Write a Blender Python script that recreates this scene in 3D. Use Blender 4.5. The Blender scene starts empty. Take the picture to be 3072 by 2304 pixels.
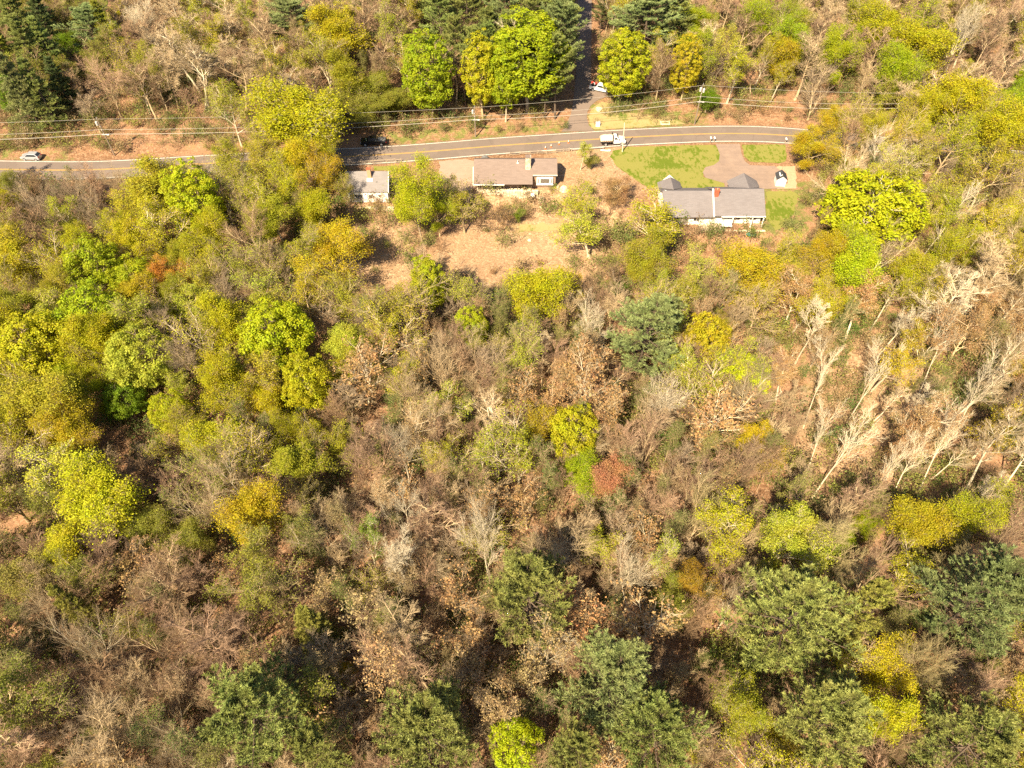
import bpy, bmesh, math, random
import numpy as np
from mathutils import Vector, Matrix
from mathutils.geometry import delaunay_2d_cdt

SC = bpy.context.scene
COL = SC.collection
R_ = math.radians

# ------------------------------------------------------------------ camera, sky, sun, exposure
CAM_H, F_PX, PITCH = 90.0, 2130.0, 50.0
cam_d = bpy.data.cameras.new('camera')
cam = bpy.data.objects.new('camera', cam_d)
COL.objects.link(cam)
cam.location = (0, 0, CAM_H)
cam.rotation_euler = (R_(90 - PITCH), 0, 0)
cam_d.sensor_width = 36.0
cam_d.lens = F_PX / 3072 * 36
cam_d.clip_start, cam_d.clip_end = 1.0, 8000.0
SC.camera = cam
SUN_EL, SUN_AZ = 46.0, 29.0          # shadows fall away from the camera, 29 deg to the right
w = bpy.data.worlds.new('World')
SC.world = w
w.use_nodes = True
nt = w.node_tree
sky = nt.nodes.new('ShaderNodeTexSky')
sky.sky_type = 'NISHITA'
sky.sun_disc = False
sky.sun_elevation = R_(SUN_EL)
sky.sun_rotation = R_(180 + SUN_AZ)
nt.links.new(sky.outputs[0], nt.nodes['Background'].inputs[0])
nt.nodes['Background'].inputs[1].default_value = 0.06
sun_d = bpy.data.lights.new('sun', 'SUN')
sun = bpy.data.objects.new('sun', sun_d)
COL.objects.link(sun)
sun_d.energy = 4.8
sun_d.angle = R_(0.5)
sun_d.color = (1.0, 0.87, 0.62)
ldir = Vector((math.sin(R_(SUN_AZ)) * math.cos(R_(SUN_EL)), math.cos(R_(SUN_AZ)) * math.cos(R_(SUN_EL)), -math.sin(R_(SUN_EL))))
sun.rotation_euler = ldir.to_track_quat('-Z', 'Y').to_euler()
SC.view_settings.view_transform = 'Standard'
SC.view_settings.look = 'None'
SC.view_settings.exposure = 1.5
SC.view_settings.gamma = 1.0
SC.view_settings.use_curve_mapping = False
SC.cycles.use_denoising = False
SC.cycles.max_bounces = 4
SC.cycles.diffuse_bounces = 2
SC.cycles.transmission_bounces = 2

rng = np.random.default_rng(11)
random.seed(11)

# ------------------------------------------------------------------ surveying: photograph pixel -> place on the ground
_c, _s = math.cos(R_(90 - PITCH)), math.sin(R_(90 - PITCH))
def ray(px, py):
    a, b = (px - 1536) / F_PX, -(py - 1152) / F_PX
    return np.array([a, b * _c + _s, b * _s - _c])
def P(px, py, z=0.0):
    d = ray(px, py)
    t = (z - CAM_H) / d[2]
    return np.array([d[0] * t, d[1] * t, z])
def proj(x, y, z):
    z = z - CAM_H
    dep = y * _s - z * _c
    up = y * _c + z * _s
    return 1536 + F_PX * x / dep, 1152 - F_PX * up / dep, dep
K = 3072 / 2212.0

# ------------------------------------------------------------------ terrain
road_px = [(28, 509), (231, 512), (343, 508), (546, 495), (926, 474), (1024, 472), (1283, 456), (1487, 437.5),
           (1709, 423.6), (1802, 416.6), (2048, 404), (2187, 399.5), (2344, 403.7), (2594, 428), (2742, 444)]
rp = np.array([P(a, b)[:2] for a, b in road_px])
xs = np.arange(-400, 401, 1.0)
yr_ = np.interp(xs, rp[:, 0], rp[:, 1])
yr_[xs < rp[0, 0]] = rp[0, 1] + 0.03 * (rp[0, 0] - xs[xs < rp[0, 0]])
yr_[xs > rp[-1, 0]] = rp[-1, 1] - 0.2 * (xs[xs > rp[-1, 0]] - rp[-1, 0])
yr_ = np.convolve(np.pad(yr_, 8, mode='edge'), np.ones(17) / 17, 'valid')
def yr(x): return np.interp(x, xs, yr_)
def sstep(a, b, t):
    t = np.clip((t - a) / (b - a), 0, 1)
    return t * t * (3 - 2 * t)
drop_x = [-400, -60, -45, -38, -24, -12, -8, 4.6, 5.2, 10, 18, 29, 54, 66, 80, 400]
drop_s = [-14, -14, -17, -18.6, -18.6, -19.5, -18.2, -18.2, -18.8, -18.8, -24, -37.5, -37.5, -32, -24, -20]
def noise2(x, y):
    return (np.sin(x * .071 + 1.3) * np.cos(y * .083 + .4) * .6 + np.sin(x * .19 + y * .13 + 2.1) * .28
            + np.sin(x * .41 - y * .33 + .7) * .12 + np.cos(x * .23 - y * .29) * .2)
def T(x, y):
    x = np.asarray(x, float); y = np.asarray(y, float)
    s = y - yr(x)
    d = np.interp(x, drop_x, drop_s)
    north = sstep(4.5, 9, s) * 0.5 + 0.085 * np.clip(s - 6, 0, 400)
    below = d - s
    south = -2.2 * sstep(0, 1.6, below) - 0.028 * np.clip(below - 1.6, 0, 200)
    m = sstep(6, 16, s) * .9 + sstep(1, 10, below) * .9
    side = 1 - sstep(4, 9, np.abs(x - 19 - .02 * (y - 155))) * 1.0
    return north + south + noise2(x, y) * m * (1 - .8 * side * (s > 0))
def G(px, py, h=0.0):
    z = 0.0
    for _ in range(12):
        p = P(px, py, z + h)
        z = z * .3 + .7 * float(T(p[0], p[1]))
    p = P(px, py, z + h)
    return np.array([p[0], p[1], z])
def GF(x, y, h=0.0): return G(x * K, y * K, h)

# ------------------------------------------------------------------ materials
MATS = {}
def new_mat(name):
    m = bpy.data.materials.new(name)
    m.use_nodes = True
    n = m.node_tree
    n.nodes.clear()
    out = n.nodes.new('ShaderNodeOutputMaterial')
    return m, n, out
def N(n, t, **kw):
    x = n.nodes.new(t)
    for k, v in kw.items():
        if k.startswith('i_'):
            x.inputs[k[2:].replace('_', ' ')].default_value = v
        else:
            setattr(x, k, v)
    return x
def rgba(c): return (c[0], c[1], c[2], 1)
def mixc(n, fac, a, b, blend='MIX'):
    x = n.nodes.new('ShaderNodeMix')
    x.data_type = 'RGBA'
    x.blend_type = blend
    for sock, v in ((x.inputs[0], fac), (x.inputs[6], a), (x.inputs[7], b)):
        if isinstance(v, (tuple, list)): sock.default_value = rgba(v)
        elif isinstance(v, (int, float)): sock.default_value = v
        else: n.links.new(v, sock)
    return x.outputs[2]
def ramp(n, fac, stops):
    x = n.nodes.new('ShaderNodeValToRGB')
    e = x.color_ramp.elements
    while len(e) < len(stops): e.new(.5)
    for k, (p, c) in enumerate(stops):
        e[k].position = p
        e[k].color = rgba(c) if isinstance(c, (tuple, list)) else (c, c, c, 1)
    n.links.new(fac, x.inputs[0])
    return x.outputs[0]
def noise(n, vec, scale, detail=4, rough=.6, dim='3D'):
    x = n.nodes.new('ShaderNodeTexNoise')
    x.inputs['Scale'].default_value = scale
    x.inputs['Detail'].default_value = detail
    x.inputs['Roughness'].default_value = rough
    if vec is not None: n.links.new(vec, x.inputs['Vector'])
    return x.outputs[0]
def pbsdf(n, out, col, rough=.8, spec=.3, metal=0, bump=None, bump_d=.02, bump_s=.5):
    b = n.nodes.new('ShaderNodeBsdfPrincipled')
    if isinstance(col, (tuple, list)): b.inputs['Base Color'].default_value = rgba(col)
    else: n.links.new(col, b.inputs['Base Color'])
    b.inputs['Roughness'].default_value = rough
    b.inputs['Specular IOR Level'].default_value = spec
    b.inputs['Metallic'].default_value = metal
    if bump is not None:
        bp = n.nodes.new('ShaderNodeBump')
        bp.inputs['Distance'].default_value = bump_d
        bp.inputs['Strength'].default_value = bump_s
        n.links.new(bump, bp.inputs['Height'])
        n.links.new(bp.outputs[0], b.inputs['Normal'])
    if out is not None: n.links.new(b.outputs[0], out.inputs[0])
    return b
def simple(name, col, rough=.7, spec=.3, metal=0, var=.12, scale=3.0, bump=0.0):
    """A surface with a little mottling and grain."""
    if name in MATS: return MATS[name]
    m, n, out = new_mat(name)
    geo = n.nodes.new('ShaderNodeNewGeometry')
    f = noise(n, geo.outputs['Position'], scale, 5, .65)
    c = mixc(n, f, tuple(max(0, v * (1 - 2 * var)) for v in col), tuple(min(1, v * (1 + 2 * var)) for v in col))
    pbsdf(n, out, c, rough, spec, metal, f if bump else None, bump)
    MATS[name] = m
    return m

def leaf_mat(name, transl=.30, spread=.35, inst=False, cols=None):
    m, n, out = new_mat(name)
    oi = n.nodes.new('ShaderNodeObjectInfo')
    at = n.nodes.new('ShaderNodeAttribute'); at.attribute_name = 'tint'
    geo = n.nodes.new('ShaderNodeNewGeometry')
    if cols:
        base = ramp(n, oi.outputs['Random'], [(k / len(cols), c) for k, c in enumerate(cols)])
        base.node.color_ramp.interpolation = 'CONSTANT'
    else:
        base = oi.outputs['Color']
    big = noise(n, geo.outputs['Position'], .5, 4, .7)
    hs = n.nodes.new('ShaderNodeHueSaturation')
    n.links.new(base, hs.inputs['Color'])
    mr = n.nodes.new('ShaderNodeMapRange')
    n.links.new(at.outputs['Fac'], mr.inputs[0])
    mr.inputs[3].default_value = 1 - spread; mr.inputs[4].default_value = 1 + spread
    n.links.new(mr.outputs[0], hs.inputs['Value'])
    mh = n.nodes.new('ShaderNodeMapRange')
    n.links.new(big, mh.inputs[0])
    mh.inputs[1].default_value = .3; mh.inputs[2].default_value = .7
    mh.inputs[3].default_value = .474; mh.inputs[4].default_value = .52
    n.links.new(mh.outputs[0], hs.inputs['Hue'])
    b = pbsdf(n, None, hs.outputs[0], .55, .25)
    t = n.nodes.new('ShaderNodeBsdfTranslucent')
    n.links.new(hs.outputs[0], t.inputs[0])
    mx = n.nodes.new('ShaderNodeMixShader')
    mx.inputs[0].default_value = transl
    n.links.new(b.outputs[0], mx.inputs[1]); n.links.new(t.outputs[0], mx.inputs[2])
    n.links.new(mx.outputs[0], out.inputs[0])
    MATS[name] = m
    return m
LEAF = leaf_mat('leaf', .42)
NEEDLE = leaf_mat('needle', .2, .6)
BRUSH = leaf_mat('brush_leaf', .3, .4, cols=[(.20, .20, .04), (.30, .22, .10), (.13, .17, .03), (.27, .27, .05), (.33, .20, .09), (.17, .19, .05), (.28, .19, .10), (.10, .15, .03)])

def bark_mat(name, a, b):
    m, n, out = new_mat(name)
    tc = n.nodes.new('ShaderNodeTexCoord')
    mp = n.nodes.new('ShaderNodeMapping'); mp.inputs['Scale'].default_value = (1, 1, .25)
    n.links.new(tc.outputs['Object'], mp.inputs[0])
    f = noise(n, mp.outputs[0], 3.5, 5, .7)
    oi = n.nodes.new('ShaderNodeObjectInfo')
    c = mixc(n, f, a, b)
    hs = n.nodes.new('ShaderNodeHueSaturation')
    n.links.new(c, hs.inputs['Color'])
    mr = n.nodes.new('ShaderNodeMapRange')
    n.links.new(oi.outputs['Random'], mr.inputs[0])
    mr.inputs[3].default_value = .75; mr.inputs[4].default_value = 1.3
    n.links.new(mr.outputs[0], hs.inputs['Value'])
    pbsdf(n, out, hs.outputs[0], .9, .15, 0, f, .03)
    MATS[name] = m
    return m
BARK = {
    'grey': bark_mat('bark_grey', (.22, .155, .10), (.42, .315, .205)),
    'brown': bark_mat('bark_brown', (.19, .115, .065), (.38, .25, .145)),
    'pink': bark_mat('bark_pinkish', (.25, .15, .095), (.46, .30, .19)),
    'tan': bark_mat('bark_tan', (.31, .215, .115), (.56, .42, .25)),
    'pale': bark_mat('bark_pale', (.40, .32, .21), (.68, .57, .40)),
    'olive': bark_mat('bark_olive', (.21, .165, .07), (.41, .33, .165)),
    'dark': bark_mat('bark_dark', (.08, .056, .038), (.19, .135, .095)),
}

def ground_mat():
    m, n, out = new_mat('leaf_litter_ground')
    geo = n.nodes.new('ShaderNodeNewGeometry')
    pos = geo.outputs['Position']
    f1 = noise(n, pos, .06, 4, .6)
    f2 = noise(n, pos, .45, 5, .65)
    f3 = noise(n, pos, 2.6, 4, .7)
    v = n.nodes.new('ShaderNodeTexVoronoi'); v.inputs['Scale'].default_value = 3.2
    n.links.new(pos, v.inputs['Vector'])
    sep = n.nodes.new('ShaderNodeSeparateColor'); n.links.new(v.outputs['Color'], sep.inputs[0])
    litter = ramp(n, sep.outputs[0], [(0, (.13, .06, .03)), (.35, (.26, .135, .07)), (.7, (.38, .215, .12)), (1, (.54, .37, .23))])
    soil = ramp(n, f3, [(.25, (.10, .05, .026)), (.55, (.24, .13, .07)), (.8, (.40, .25, .15))])
    c = mixc(n, .55, litter, soil)
    c = mixc(n, ramp(n, f1, [(.4, 0.0), (.62, .55)]), c, (.38, .21, .12))
    green = ramp(n, f3, [(.2, (.07, .10, .018)), (.6, (.16, .19, .04)), (.85, (.30, .27, .09))])
    ga = n.nodes.new('ShaderNodeAttribute'); ga.attribute_name = 'green'
    gm = N(n, 'ShaderNodeMath', operation='ADD'); n.links.new(f2, gm.inputs[0]); n.links.new(ga.outputs['Fac'], gm.inputs[1])
    c = mixc(n, ramp(n, gm.outputs[0], [(.58, 0.0), (.74, .8)]), c, green)
    st = n.nodes.new('ShaderNodeAttribute'); st.attribute_name = 'straw'
    straw = ramp(n, f3, [(.2, (.26, .15, .08)), (.5, (.44, .29, .165)), (.8, (.62, .46, .29))])
    straw = mixc(n, .4, straw, litter)
    sm = N(n, 'ShaderNodeMath', operation='MULTIPLY'); n.links.new(st.outputs['Fac'], sm.inputs[0])
    n.links.new(ramp(n, f2, [(.3, .35), (.6, 1.0)]), sm.inputs[1])
    c = mixc(n, sm.outputs[0], c, straw)
    b = N(n, 'ShaderNodeMath', operation='ADD'); n.links.new(sep.outputs[1], b.inputs[0]); n.links.new(f3, b.inputs[1])
    pbsdf(n, out, c, .95, .1, 0, b.outputs[0], .18, .8)
    MATS['ground'] = m
    return m
ground_mat()

def grass_mat(name, a, b, dry, dry_amt):
    m, n, out = new_mat(name)
    pos = n.nodes.new('ShaderNodeNewGeometry').outputs['Position']
    mp = n.nodes.new('ShaderNodeMapping'); mp.inputs['Scale'].default_value = (1.0, .45, 1)
    n.links.new(pos, mp.inputs[0])
    f1, f2, f3 = noise(n, pos, .16, 4, .6), noise(n, mp.outputs[0], 1.4, 5, .7), noise(n, pos, 7, 3, .7)
    c = mixc(n, ramp(n, f1, [(.3, 0.0), (.7, 1.0)]), a, b)
    c = mixc(n, ramp(n, f2, [(.3, .35), (.7, 0.0)]), c, tuple(v * .75 for v in a))
    c = mixc(n, ramp(n, f3, [(.3, .0), (.8, .4)]), c, tuple(v * 1.35 for v in b))
    ad = N(n, 'ShaderNodeMath', operation='ADD'); n.links.new(f1, ad.inputs[0]); n.links.new(f2, ad.inputs[1])
    c = mixc(n, ramp(n, ad.outputs[0], [(1.0 - dry_amt, 0.0), (1.40 - dry_amt, .75)]), c, dry)
    pbsdf(n, out, c, .9, .15, 0, f3, .05, .8)
    MATS[name] = m
    return m
grass_mat('lawn_grass', (.088, .122, .010), (.150, .170, .018), (.25, .215, .06), .06)
grass_mat('rough_grass', (.08, .12, .015), (.17, .185, .03), (.40, .28, .14), .26)

def asphalt_mat(name, a, b, warm, crack=.12):
    m, n, out = new_mat(name)
    pos = n.nodes.new('ShaderNodeNewGeometry').outputs['Position']
    mp = n.nodes.new('ShaderNodeMapping'); mp.inputs['Scale'].default_value = (.12, 1.1, 1)
    n.links.new(pos, mp.inputs[0])
    f1, f2, f3 = noise(n, mp.outputs[0], 1.0, 4, .6), noise(n, pos, .5, 5, .7), noise(n, pos, 18, 2, .7)
    c = mixc(n, f1, a, b)
    c = mixc(n, ramp(n, f2, [(.42, 0.0), (.7, .6)]), c, warm)
    c = mixc(n, ramp(n, f3, [(.35, .25), (.65, 0.0)]), c, tuple(v * .5 for v in a))
    vo = n.nodes.new('ShaderNodeTexVoronoi'); vo.feature = 'DISTANCE_TO_EDGE'; vo.inputs['Scale'].default_value = .22
    wv = n.nodes.new('ShaderNodeMix'); wv.data_type = 'VECTOR'; wv.inputs[0].default_value = .06
    n2 = n.nodes.new('ShaderNodeTexNoise'); n2.inputs['Scale'].default_value = .8; n.links.new(pos, n2.inputs['Vector'])
    n.links.new(pos, wv.inputs[4]); n.links.new(n2.outputs['Color'], wv.inputs[5]); n.links.new(wv.outputs[1], vo.inputs['Vector'])
    c = mixc(n, ramp(n, vo.outputs[0], [(.004, crack), (.014, 0.0)]), c, tuple(v * .35 for v in a))
    pt = noise(n, pos, .11, 3, .5)
    c = mixc(n, ramp(n, pt, [(.50, 0.0), (.53, crack)]), c, tuple(v * .72 for v in a))
    pbsdf(n, out, c, .85, .25, 0, f3, .01, .5)
    MATS[name] = m
    return m
asphalt_mat('road_asphalt', (.165, .125, .105), (.245, .185, .15), (.22, .165, .13), .22)
asphalt_mat('drive_asphalt', (.21, .145, .112), (.34, .24, .185), (.37, .255, .185))
asphalt_mat('side_asphalt', (.17, .125, .10), (.25, .185, .15), (.24, .175, .135))
asphalt_mat('gravel', (.30, .205, .145), (.42, .295, .22), (.45, .315, .23), 0.0)
def line_mat(name, col):
    m, n, out = new_mat(name)
    pos = n.nodes.new('ShaderNodeNewGeometry').outputs['Position']
    f = noise(n, pos, 4, 5, .75)
    pbsdf(n, out, mixc(n, ramp(n, f, [(.36, .75), (.52, 0.0)]), col, (.25, .19, .15)), .7, .3)
    MATS[name] = m
line_mat('white_line', (.80, .72, .60)); line_mat('yellow_line', (.62, .34, .05))

def shingle_mat(name, a, b):
    m, n, out = new_mat(name)
    pos = n.nodes.new('ShaderNodeNewGeometry').outputs['Position']
    sx = n.nodes.new('ShaderNodeSeparateXYZ'); n.links.new(pos, sx.inputs[0])
    br = n.nodes.new('ShaderNodeTexBrick')
    cb = n.nodes.new('ShaderNodeCombineXYZ'); n.links.new(sx.outputs[0], cb.inputs[0]); n.links.new(sx.outputs[1], cb.inputs[1])
    n.links.new(cb.outputs[0], br.inputs[0])
    br.inputs['Scale'].default_value = 1.0; br.inputs['Brick Width'].default_value = .9; br.inputs['Row Height'].default_value = .16
    br.inputs['Mortar Size'].default_value = .012
    br.inputs['Color1'].default_value = (0.25, .25, .25, 1); br.inputs['Color2'].default_value = (.85, .85, .85, 1); br.inputs['Mortar'].default_value = (0, 0, 0, 1)
    f = noise(n, pos, .5, 5, .7); f2 = noise(n, pos, 9, 2, .7)
    c = mixc(n, f, a, b)
    c = mixc(n, .16, c, br.outputs[0], 'OVERLAY')
    c = mixc(n, ramp(n, f2, [(.62, 0.0), (.8, .4)]), c, tuple(min(1, v * 1.7) for v in b))
    pbsdf(n, out, c, .9, .2, 0, br.outputs[0], .015, .6)
    MATS[name] = m
shingle_mat('brown_shingle', (.185, .13, .105), (.235, .175, .145))
shingle_mat('grey_shingle', (.165, .138, .135), (.20, .175, .172))
shingle_mat('slate_shingle', (.19, .165, .155), (.24, .21, .20))

def board_mat():
    m, n, out = new_mat('weathered_boards')
    pos = n.nodes.new('ShaderNodeNewGeometry').outputs['Position']
    mp = n.nodes.new('ShaderNodeMapping'); mp.inputs['Scale'].default_value = (4, 4, .35)
    n.links.new(pos, mp.inputs[0])
    f = noise(n, mp.outputs[0], 1.6, 5, .7)
    pbsdf(n, out, ramp(n, f, [(.3, (.17, .10, .065)), (.55, (.33, .21, .14)), (.75, (.55, .42, .32))]), .85, .2, 0, f, .02)
    MATS['boards'] = m
board_mat()
simple('white_paint', (.80, .76, .69), .6, .3, var=.05)
simple('cream_wall', (.72, .62, .47), .8, .2, var=.1)
simple('stone', (.48, .36, .25), .9, .2, var=.28, scale=2.2, bump=.05)
simple('pale_stone', (.66, .54, .38), .9, .2, var=.2, scale=1.5, bump=.05)
simple('mortar', (.30, .22, .15), .95, .1)
simple('brick', (.42, .10, .05), .85, .2, var=.25, scale=5)
simple('old_brick', (.45, .28, .16), .85, .2, var=.25, scale=5)
simple('dark_wood', (.10, .065, .045), .8, .2)
simple('grey_wood', (.36, .28, .20), .85, .2, var=.25, scale=6)
simple('deck_wood', (.36, .20, .12), .8, .2, var=.2)
simple('pole_wood', (.22, .165, .125), .9, .15, var=.2)
simple('pale_pole_wood', (.58, .48, .35), .85, .2, var=.12)
simple('galvanised', (.68, .67, .64), .4, .5, .5, var=.06)
simple('grey_metal', (.55, .55, .55), .5, .4, .2)
simple('wire_cable', (.42, .37, .31), .6, .4)
simple('glass', (.025, .03, .035), .08, .8, var=.02)
simple('white_car_paint', (.82, .82, .80), .22, .6, var=.02)
simple('silver_paint', (.50, .50, .52), .28, .6, .45, var=.03)
simple('black_paint', (.010, .010, .012), .18, .6, var=.02)
simple('rubber', (.018, .017, .016), .85, .2)
simple('rim_metal', (.55, .55, .55), .35, .5, .6)
simple('black_plastic', (.02, .02, .022), .6, .3)
simple('tan_load', (.74, .52, .36), .95, .1, var=.14, scale=1.6, bump=.06)
simple('red_plastic', (.55, .05, .03), .5, .3)
simple('tail_red', (.40, .012, .012), .3, .5)
simple('orange_plastic', (.75, .15, .04), .6, .3)
simple('paper', (.72, .78, .36), .8, .2)
simple('black_shingle', (.05, .05, .052), .9, .2)
simple('teal_plastic', (.05, .28, .22), .5, .3)
simple('boulder', (.66, .52, .33), .9, .2, var=.18, scale=1.2, bump=.05)
simple('tonneau', (.13, .125, .12), .7, .3)
simple('dirt', (.50, .29, .18), .95, .1, var=.2, scale=1.8, bump=.04)

# ------------------------------------------------------------------ object helpers
def tag(o, label=None, cat=None, group=None, kind=None):
    if label: o['label'] = label
    if cat: o['category'] = cat
    if group: o['group'] = group
    if kind: o['kind'] = kind
    return o
def empty(name, loc=(0, 0, 0), label=None, cat=None, group=None, rz=0.0):
    o = bpy.data.objects.new(name, None)
    o.empty_display_size = .3
    COL.objects.link(o)
    o.location = loc
    o.rotation_euler = (0, 0, rz)
    return tag(o, label, cat, group)
def link(name, me, parent=None, mat=None):
    o = bpy.data.objects.new(name, me)
    COL.objects.link(o)
    if parent is not None: o.parent = parent
    if mat is not None and not len(me.materials): me.materials.append(MATS[mat] if isinstance(mat, str) else mat)
    return o
def from_bm(name, bm, mat, parent=None, bevel=0.0, smooth=False):
    if bevel:
        bmesh.ops.bevel(bm, geom=bm.edges[:], offset=bevel, segments=1, affect='EDGES', clamp_overlap=True)
    bmesh.ops.recalc_face_normals(bm, faces=bm.faces[:])
    me = bpy.data.meshes.new(name)
    bm.to_mesh(me); bm.free()
    if smooth:
        for p in me.polygons: p.use_smooth = True
    return link(name, me, parent, mat)
def bx(bm, x0, x1, y0, y1, z0, z1):
    v = [bm.verts.new((x, y, z)) for z in (z0, z1) for x, y in ((x0, y0), (x1, y0), (x1, y1), (x0, y1))]
    for f in ((0, 1, 2, 3), (4, 5, 6, 7), (0, 1, 5, 4), (1, 2, 6, 5), (2, 3, 7, 6), (3, 0, 4, 7)):
        bm.faces.new([v[i] for i in f])
def box(name, d, mat, parent=None, bevel=0.0):
    bm = bmesh.new(); bx(bm, *d)
    return from_bm(name, bm, mat, parent, bevel)
def prism(bm, poly, dvec):
    a = [bm.verts.new(p) for p in poly]
    b = [bm.verts.new(Vector(p) + Vector(dvec)) for p in poly]
    bm.faces.new(a); bm.faces.new(b[::-1])
    for i in range(len(a)):
        j = (i + 1) % len(a)
        bm.faces.new((a[i], a[j], b[j], b[i]))
def slab(bm, q, t):
    """a quad with thickness t below it"""
    q = [Vector(p) for p in q]
    nn = (q[1] - q[0]).cross(q[2] - q[0]).normalized()
    if nn.z < 0: nn = -nn
    prism(bm, q, -nn * t)
def cyl(bm, p0, p1, r0, r1=None, n=10):
    r1 = r0 if r1 is None else r1
    p0, p1 = Vector(p0), Vector(p1)
    d = (p1 - p0).normalized()
    u = d.orthogonal().normalized(); v = d.cross(u)
    A = [bm.verts.new(p0 + (u * math.cos(2 * math.pi * k / n) + v * math.sin(2 * math.pi * k / n)) * r0) for k in range(n)]
    B = [bm.verts.new(p1 + (u * math.cos(2 * math.pi * k / n) + v * math.sin(2 * math.pi * k / n)) * r1) for k in range(n)]
    bm.faces.new(A[::-1]); bm.faces.new(B)
    for k in range(n): bm.faces.new((A[k], A[(k + 1) % n], B[(k + 1) % n], B[k]))
def rod(name, p0, p1, r, mat, parent=None, r1=None, n=10):
    bm = bmesh.new(); cyl(bm, p0, p1, r, r1, n)
    return from_bm(name, bm, mat, parent)
def rock_mesh(name, rx, ry, rz, seed, sub=2):
    bm = bmesh.new()
    bmesh.ops.create_icosphere(bm, subdivisions=sub, radius=1)
    r = random.Random(seed)
    ph = [r.uniform(0, 6) for _ in range(6)]
    for v in bm.verts:
        c = v.co
        k = 1 + .18 * math.sin(2.3 * c.x + ph[0]) + .15 * math.sin(3.1 * c.y + ph[1]) + .12 * math.sin(4.2 * c.z + ph[2]) + r.uniform(-.06, .06)
        v.co = Vector((c.x * rx * k, c.y * ry * k, max(-.35, c.z) * rz * k))
    me = bpy.data.meshes.new(name)
    bm.to_mesh(me); bm.free()
    return me

class MB:
    """numpy mesh collector: verts, equal-sized face blocks, material index and a tint per face"""
    def __init__(s): s.v, s.f, s.n = [], [], 0
    def add(s, verts, faces, mat=0, tint=None, smooth=False):
        s.v.append(verts.reshape(-1, 3))
        s.f.append((faces + s.n, mat, np.full(len(faces), .5) if tint is None else tint, smooth))
        s.n += len(verts.reshape(-1, 3))
    def mesh(s, name, mats):
        me = bpy.data.meshes.new(name)
        V = np.concatenate(s.v)
        me.vertices.add(len(V)); me.vertices.foreach_set('co', V.astype(np.float32).ravel())
        loops = np.concatenate([f.ravel() for f, *_ in s.f])
        sizes = np.concatenate([np.full(len(f), f.shape[1]) for f, *_ in s.f])
        starts = np.concatenate([[0], np.cumsum(sizes)[:-1]])
        me.loops.add(len(loops)); me.loops.foreach_set('vertex_index', loops.astype(np.int32))
        me.polygons.add(len(sizes))
        me.polygons.foreach_set('loop_start', starts.astype(np.int32))
        me.polygons.foreach_set('material_index', np.concatenate([np.full(len(f), m) for f, m, *_ in s.f]).astype(np.int32))
        me.polygons.foreach_set('use_smooth', np.concatenate([np.full(len(f), sm) for f, m, t, sm in s.f]))
        a = me.attributes.new('tint', 'FLOAT', 'FACE')
        a.data.foreach_set('value', np.concatenate([t for f, m, t, sm in s.f]).astype(np.float32))
        me.update(calc_edges=True)
        for m in mats: me.materials.append(m)
        return me
def nrm(a): return a / np.maximum(1e-9, np.linalg.norm(a, axis=-1, keepdims=True))

def tubes(mb, pts, rad, ns, mat=0):
    M, n, _ = pts.shape
    tan = np.gradient(pts, axis=1)
    tan = nrm(tan)
    ref = np.where(np.abs(tan[:, :1, 2:3]) > .9, np.array([1., 0, 0]), np.array([0, 0, 1.]))
    u = nrm(np.cross(tan, np.broadcast_to(ref, tan.shape)))
    v = np.cross(tan, u)
    ang = np.arange(ns) * 2 * np.pi / ns
    ring = pts[:, :, None] + rad[:, :, None, None] * (np.cos(ang)[None, None, :, None] * u[:, :, None] + np.sin(ang)[None, None, :, None] * v[:, :, None])
    m = (np.arange(M) * n * ns)[:, None, None]
    i = (np.arange(n - 1) * ns)[None, :, None]
    k = np.arange(ns)[None, None, :]; k2 = (k + 1) % ns
    F = np.stack([m + i + k, m + i + k2, m + i + ns + k2, m + i + ns + k], -1).reshape(-1, 4)
    mb.add(ring, F, mat, None, True)

def grow(p, d, L, n, wander, up, g):
    pts = [p]; d = nrm(d)
    st = (L / (n - 1))[:, None]
    for _ in range(n - 1):
        d = nrm(d + wander * g.normal(size=d.shape) + np.array([0, 0, up]))
        p = p + d * st
        pts.append(p)
    return np.stack(pts, 1)
def taper(r, n, end=.35): return r[:, None] * np.linspace(1, end, n)[None]
def spawn(pts, rad, L, k, t0, t1, ang, sd, ratio, fall, rr, g, lv=(.7, .55)):
    M, n, _ = pts.shape
    t = t0 + (t1 - t0) * (np.arange(k)[None] + g.random((M, k))) / k
    q = np.clip(t * (n - 1), 0, n - 1.001)
    i0 = q.astype(int); fr = (q - i0)[..., None]
    ar = np.arange(M)[:, None]
    A, B = pts[ar, i0], pts[ar, i0 + 1]
    pos = A + (B - A) * fr
    tan = nrm(B - A)
    ref = np.where(np.abs(tan[..., 2:3]) > .9, np.array([1., 0, 0]), np.array([0, 0, 1.]))
    u = nrm(np.cross(tan, ref)); v = np.cross(tan, u)
    az = 2.4 * np.arange(k)[None] + g.random((M, 1)) * 6.28 + g.normal(size=(M, k)) * .4
    a = np.radians(ang + sd * g.normal(size=(M, k)))[..., None]
    d = np.cos(a) * tan + np.sin(a) * (np.cos(az)[..., None] * u + np.sin(az)[..., None] * v)
    ln = L[:, None] * ratio * (1 - fall * t) * (lv[0] + lv[1] * g.random((M, k)))
    r = (rad[ar, i0]) * rr
    return pos.reshape(-1, 3), d.reshape(-1, 3), ln.ravel(), r.ravel()

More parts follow.
